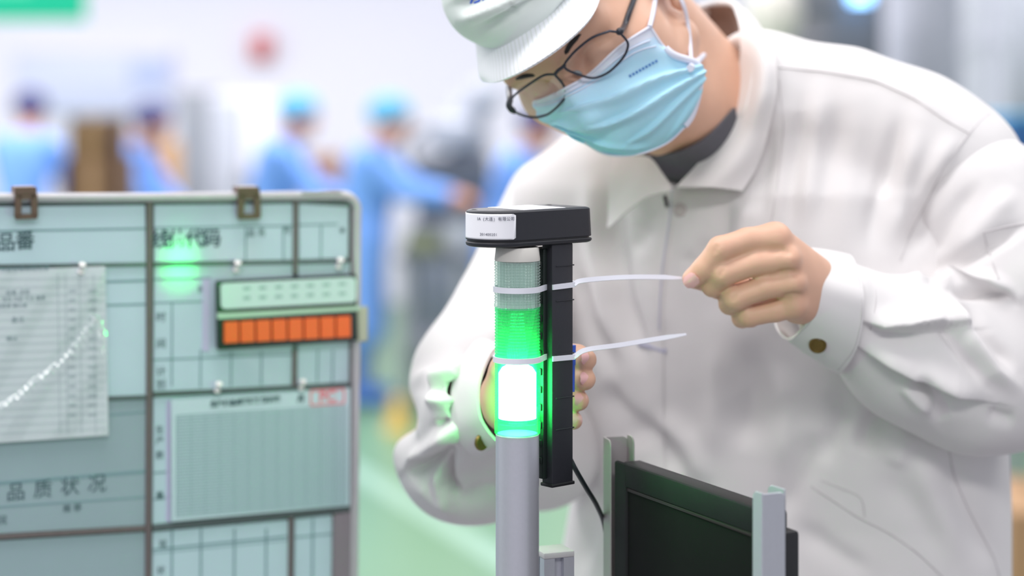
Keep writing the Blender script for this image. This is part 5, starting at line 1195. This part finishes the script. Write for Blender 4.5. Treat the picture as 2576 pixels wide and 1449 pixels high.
worker(262, 12.2, 'worker in blue gown and violet cap bending over beside the brown cartons', R_(-8), R_(22), 1.4, M_pcap, (0.46, 1.02), 0.96)
worker(668, 11.8, 'worker in blue gown and sky blue cap in front of the pale grey cabinet', R_(2), R_(12), 1.5, M_gcap, (0.50, 1.06), 0.965)
worker(905, 11.1, 'worker in long blue gown reaching over the workbench, legs visible beside the board', R_(-6), R_(10), 1.5, M_gcap, (0.50, 1.17), 0.955)
worker(1268, 11.75, 'worker in pale blue gown half hidden behind the bending man in the cap', R_(-20), R_(14), 1.5, M_pcap, (0.44, 1.05), 0.93)
M_card = mat('brown_cardboard', srgb(96, 70, 50), 0.85, noise=0.1, nscale=5); M_tan = mat('tan_cardboard', srgb(206, 160, 112), 0.85)
M_mach = mat('grey_machine_paint', srgb(176, 180, 190), 0.5); M_machd = mat('dark_machine_steel', srgb(92, 98, 108), 0.45, 0.3); M_machl = mat('pale_machine_paint', srgb(216, 217, 228), 0.5); M_pipe = mat('white_pipe', srgb(226, 227, 238), 0.5); M_mid = mat('mid_grey_steel', srgb(134, 138, 146), 0.5)
def pxbox(name, x0, y0, x1, y1, Y, dep, m, par=None, bev=0.01, toground=False):
    a, b = W(x0, y0, Y), W(x1, y1, Y); z0 = 0.0 if toground else b.z
    return box(name, ((a.x+b.x)/2, Y+dep/2, (a.z+z0)/2), (b.x-a.x, dep, a.z-z0), m, par, bev=bev)
def carton(label, x0, y0, x1, y1, Y, dep, m=None, ground=False, grp='cardboard cartons'):
    r = thing('cardboard_box', label, 'box', W((x0+x1)/2, y1, Y+dep/2), grp); pxbox('carton', x0, y0, x1, y1, Y, dep, m or M_card, r, 0.004, ground)
    a, b = W(x0, y0, Y), W(x1, y1, Y); z0 = 0.0 if ground else b.z
    box('packing_tape', ((a.x+b.x)/2, Y+dep/2, (a.z+z0)/2), (0.05, dep+0.004, a.z-z0+0.004), mat('packing_tape', srgb(168, 132, 94), 0.3), r, bev=0.001); return r
r = thing('pallet', 'low wooden pallet under the brown cartons at the left', 'pallet', W(232, 826, 11.3)); a = W(165, 500, 11.0); b = W(330, 500, 11.0)
for k in range(5): box('board', ((a.x+b.x)/2, 11.02+k*0.12, 0.13), (b.x-a.x+.1, 0.09, 0.02), M_tan, r)
for k in range(3): box('bearer', (a.x+(b.x-a.x)*k/2, 11.26, 0.06), (0.08, 0.58, 0.12), M_tan, r)
zc = lambda z, Y: YH+(HC-z)/Y*F
carton('lower brown carton of the tall stack at the left', 160, 400, 300, zc(0.145, 11.0), 11.0, 0.5)
carton('upper brown carton of the tall stack at the left', 172, 298, 282, 398, 11.02, 0.45)
def bench(label, x0, x1, y, Y, dep, top_m, leg_m, stuff=None):
    r = thing('workbench', label, 'workbench', W((x0+x1)/2, y, Y)); a, b = W(x0, y, Y), W(x1, y, Y)
    box('worktop', ((a.x+b.x)/2, Y+dep/2, a.z-0.02), (b.x-a.x, dep, 0.04), top_m, r, bev=0.004)
    for x in (a.x+.05, b.x-.05):
        for y_ in (Y+.05, Y+dep-.05): box('leg', (x, y_, (a.z-.04)/2), (.05, .05, a.z-.04), leg_m, r)
    box('shelf', ((a.x+b.x)/2, Y+dep/2, 0.35), (b.x-a.x-.1, dep-.1, 0.03), leg_m, r)
    return r, a.z
bench('grey workbench between the blue gowned worker and the bending man', 1000, 1180, 640, 10.75, 0.7, M_machd, M_mid)
bench('long bench in front of the workers at the left behind the board', 380, 880, 560, 12.9, 0.7, M_machl, M_mid)
bt = HC-(640-YH)*10.75/F
def onbench(x0, x1, h, Y, dep, m, name, label, cat, extra=None):
    a, b = W(x0, 200, Y), W(x1, 200, Y); r = thing(name, label, cat, ((a.x+b.x)/2, Y+dep/2, bt)); box('case', ((a.x+b.x)/2, Y+dep/2, bt+h/2+.001), (b.x-a.x, dep, h), m, r, bev=.008)
    if extra: box('top_tray', ((a.x+b.x)/2, Y+dep/2, bt+h+.02), (b.x-a.x-.03, dep-.03, .03), extra, r, bev=.004)
    return r
onbench(1020, 1110, 0.10, 10.8, 0.3, mat('olive_bin', srgb(122, 128, 102), 0.6), 'parts_bin', 'olive green parts bin on the grey workbench', 'bin', M_machd)
onbench(1128, 1175, 0.16, 10.85, 0.3, M_mach, 'parts_bin', 'grey parts bin on the grey workbench nearest the jacket', 'bin', M_machd)
# press machine behind that bench
r = thing('press_machine', 'grey press machine behind the workbench, left of the bending man', 'machine', W(1150, 500, 12.4)); 
pxbox('base', 1035, 560, 1235, 900, 12.2, 0.6, M_mid, r, .02, True); pxbox('body', 1045, 395, 1235, 560, 12.3, 0.45, M_machd, r, .03); pxbox('column', 1130, 250, 1225, 400, 12.45, 0.3, M_mach, r, .02)
pxbox('head', 1075, 300, 1190, 375, 12.2, 0.4, M_mach, r, .04); pxbox('hopper', 1180, 205, 1262, 275, 12.3, .35, M_mach, r, .05); tube('hose', cat_rom([W(1080, 320, 12.15), W(1030, 360, 12.1), W(1050, 430, 12.15), W(1090, 470, 12.2)], 16), 0.02, M_machd, r, 10)
# cabinet
r = thing('cabinet', 'tall pale grey cabinet with a dark side panel left of the middle', 'cabinet', W(560, 480, 14.4)); pxbox('side_panel', 446, 228, 520, 500, 14.0, .7, M_mid, r, .01, True); pxbox('carcass', 522, 236, 700, 500, 14.05, .65, M_machl, r, .01, True)
pxbox('door', 530, 250, 608, 690, 14.02, .03, M_mach, r, .004); pxbox('door', 614, 250, 692, 690, 14.02, .03, M_machl, r, .004); pxbox('door_handle', 600, 430, 604, 470, 13.99, .03, M_machd, r, .002); pxbox('door_handle', 618, 430, 622, 470, 13.99, .03, M_machd, r, .002)
bz_ = HC-(560-YH)*12.9/F
def on_long(x0, x1, h, label, m, Y=13.0, dep=.35, name='cardboard_box', cat='box'):
    a, b = W(x0, 200, Y), W(x1, 200, Y); r = thing(name, label, cat, ((a.x+b.x)/2, Y+dep/2, bz_)); box('carton', ((a.x+b.x)/2, Y+dep/2, bz_+h/2+.001), (b.x-a.x, dep, h), m, r, bev=.004)
    box('packing_tape', ((a.x+b.x)/2, Y+dep/2, bz_+h/2+.002), (.05, dep+.004, h+.006), mat('packing_tape', srgb(168, 132, 94), 0.3), r, bev=.001); return r
on_long(380, 432, .50, 'tan carton on the long bench in front of the worker with the violet cap', M_tan)
on_long(775, 850, .42, 'reddish brown carton on the long bench between the two sky blue caps', mat('red_brown_card', srgb(140, 98, 88), 0.8))
# signs and boards on the wall
r = thing('hanging_sign', 'bright green sign hanging at the top left corner', 'sign', W(100, 20, 10.4)); sg = mat('bright_green_sign', srgb(0, 186, 146), 0.5)
a, b = W(-300, -160, 10.4), W(214, 52, 10.4); box('sign_panel', ((a.x+b.x)/2, 10.42, (a.z+b.z)/2), (b.x-a.x, .04, a.z-b.z), sg, r, bev=.004); box('pale_field', ((a.x+b.x)/2-.1, 10.398, (a.z+b.z)/2+.05), (b.x-a.x-.35, .006, (a.z-b.z)*.55), mat('pale_green_field', srgb(120, 232, 200), 0.5), r, bev=.001)
for x in (a.x+.1, b.x-.1): tube('hanger_rod', [Vector((x, 10.42, a.z)), Vector((x, 10.42, 4.0))], .006, M_mid, r, 8)
r = thing('fire_alarm_box', 'small red box on the white back wall', 'box', W(655, 115, 15.9)); pxbox('case', 632, 85, 678, 150, 15.86, .13, mat('red_paint', srgb(206, 84, 84), 0.5), r, .01); pxbox('front_panel', 640, 95, 670, 120, 15.845, .02, mat('pale_red', srgb(226, 150, 150), 0.4), r, .004)
r = thing('whiteboard', 'pale lavender whiteboard on the back wall at the left', 'board', W(250, 200, 15.9)); pxbox('board_panel', 40, 135, 430, 285, 15.93, .05, mat('lavender_board', srgb(214, 218, 244), 0.4), r, .004); pxbox('frame', 34, 129, 436, 137, 15.92, .06, M_machl, r, .004); pxbox('notice', 330, 150, 420, 215, 15.915, .012, mat('pale_blue_notice', srgb(192, 202, 240), 0.6), r, .002)
# machinery at the upper right
r = thing('dust_hood', 'rounded cream hood of a machine above the collar', 'machine', W(1960, 40, 9.0)); lathe('hood', W(1945, 95, 9.0), [(.05, -.25), (.06, -.05), (.10, .02), (.13, .10), (.12, .18), (.06, .24), (.01, .25)], mat('cream_plastic', srgb(206, 202, 194), 0.5), r, 32); tube('stand', [W(1945, 95, 9.0), Vector((W(1945, 95, 9.0).x, 9.0, 0))], .05, M_mid, r, 14); tube('arm', cat_rom([W(1950, 60, 9.05), W(2020, 20, 9.1), W(2100, 10, 9.15)], 10), .035, M_machd, r, 10)
r = thing('control_cabinet', 'dark grey control cabinet above the shoulder', 'cabinet', W(2130, 100, 10.2)); pxbox('carcass', 1975, -60, 2225, 260, 10.2, .6, mat('dark_cabinet_grey', srgb(112, 112, 118), 0.5), r, .02, True); pxbox('door', 2075, 25, 2215, 420, 10.18, .03, M_machd, r, .01); tube('warning_lamp', [W(2165, -30, 10.1), W(2165, 3, 10.1)], .05, emit('blue_lamp', (.25, .55, 1, 1), 6), r, 16)
r = thing('storage_tank', 'pale grey tank standing right of the dark control cabinet', 'tank', W(2330, 100, 11)); c = W(2330, 100, 11.4); lathe('tank_shell', (c.x, c.y, 0), [(.20, 0), (.20, .12), (.23, .14), (.23, 2.4), (.15, 2.5), (.03, 2.52)], mat('tank_paint', srgb(184, 186, 198), 0.5), r, 40); tube('pipe', [Vector((c.x+.29, c.y-.1, 0)), Vector((c.x+.29, c.y-.1, 3))], .03, M_pipe, r, 12)
for k, (x, lb) in enumerate(((2448, 'thick white pipe at the right, nearest the pale tank'), (2514, 'thin white pipe at the far right edge'))):
    c = W(x, 100, 10.6); r = thing('standpipe', lb, 'pipe', (c.x, c.y, 0), 'white upright pipes'); tube('pipe', [Vector((c.x, c.y, 0)), Vector((c.x, c.y, 3.4))], .055 if k == 0 else .032, M_pipe, r, 18)
    for z in (.4, 1.9): tube('collar', [Vector((c.x, c.y, z)), Vector((c.x, c.y, z+.06))], .068 if k == 0 else .042, M_machl, r, 18)
r = thing('grey_panel_machine', 'grey panelled machine far behind the right shoulder', 'machine', W(2560, 100, 13)); pxbox('carcass', 2395, -80, 2800, 330, 13, .7, mat('lavender_grey', srgb(178, 178, 192), 0.5), r, .02, True); pxbox('door', 2540, -60, 2620, 280, 12.98, .03, M_mach, r, .01); pxbox('vent', 2640, -20, 2760, 40, 12.98, .03, M_machd, r, .01)
r = thing('parts_crate', 'blue crate on a grey trolley at the right edge', 'crate', W(2600, 350, 7.0)); zt2 = HC-(385-YH)*7/F; pxbox('crate_body', 2535, 296, 2720, 385, 7.0, .4, mat('deep_blue_plastic', srgb(52, 112, 176), 0.5), r, .01); pxbox('rim', 2530, 290, 2725, 302, 6.99, .42, mat('teal_blue_plastic', srgb(60, 150, 190), 0.5), r, .006)
r = thing('trolley', 'dark blue-grey trolley carrying the blue crate at the right edge', 'trolley', W(2600, 400, 7.0)); a, b = W(2520, 385, 7.0), W(2740, 385, 7.0)
box('deck', ((a.x+b.x)/2, 7.2, zt2-.021), (b.x-a.x, .5, .04), M_machd, r, bev=.004); mdb = mat('dark_blue_grey', srgb(92, 104, 122), 0.6)
box('cabinet_body', ((a.x+b.x)/2, 7.2, (zt2-.04+.5)/2+.02), (b.x-a.x-.02, .46, zt2-.04-.5), mdb, r, bev=.01)
for x in (a.x+.05, b.x-.05):
    for y in (7.0, 7.4): box('leg', (x, y, .29), (.04, .04, .46), M_mid, r); lathe('caster', (x, y, 0), [(.02, 0), (.035, .01), (.035, .05), (.02, .06)], M_machd, r, 14)
carton('tan carton on the floor at the lower right edge', 2535, 1290, 2800, zc(0.0, 5.6), 5.6, .5, mat('tan_box', srgb(176, 140, 104), 0.85), True)
r = thing('floor_cone_base', 'small yellow floor block beside the bench', 'block', floor_pt(1000, 1085)); c = floor_pt(1000, 1085); lathe('base', c, [(.07, 0), (.07, .02), (.05, .03), (.03, .16), (.015, .17)], mat('yellow_plastic', srgb(216, 178, 88), 0.5), r, 20)
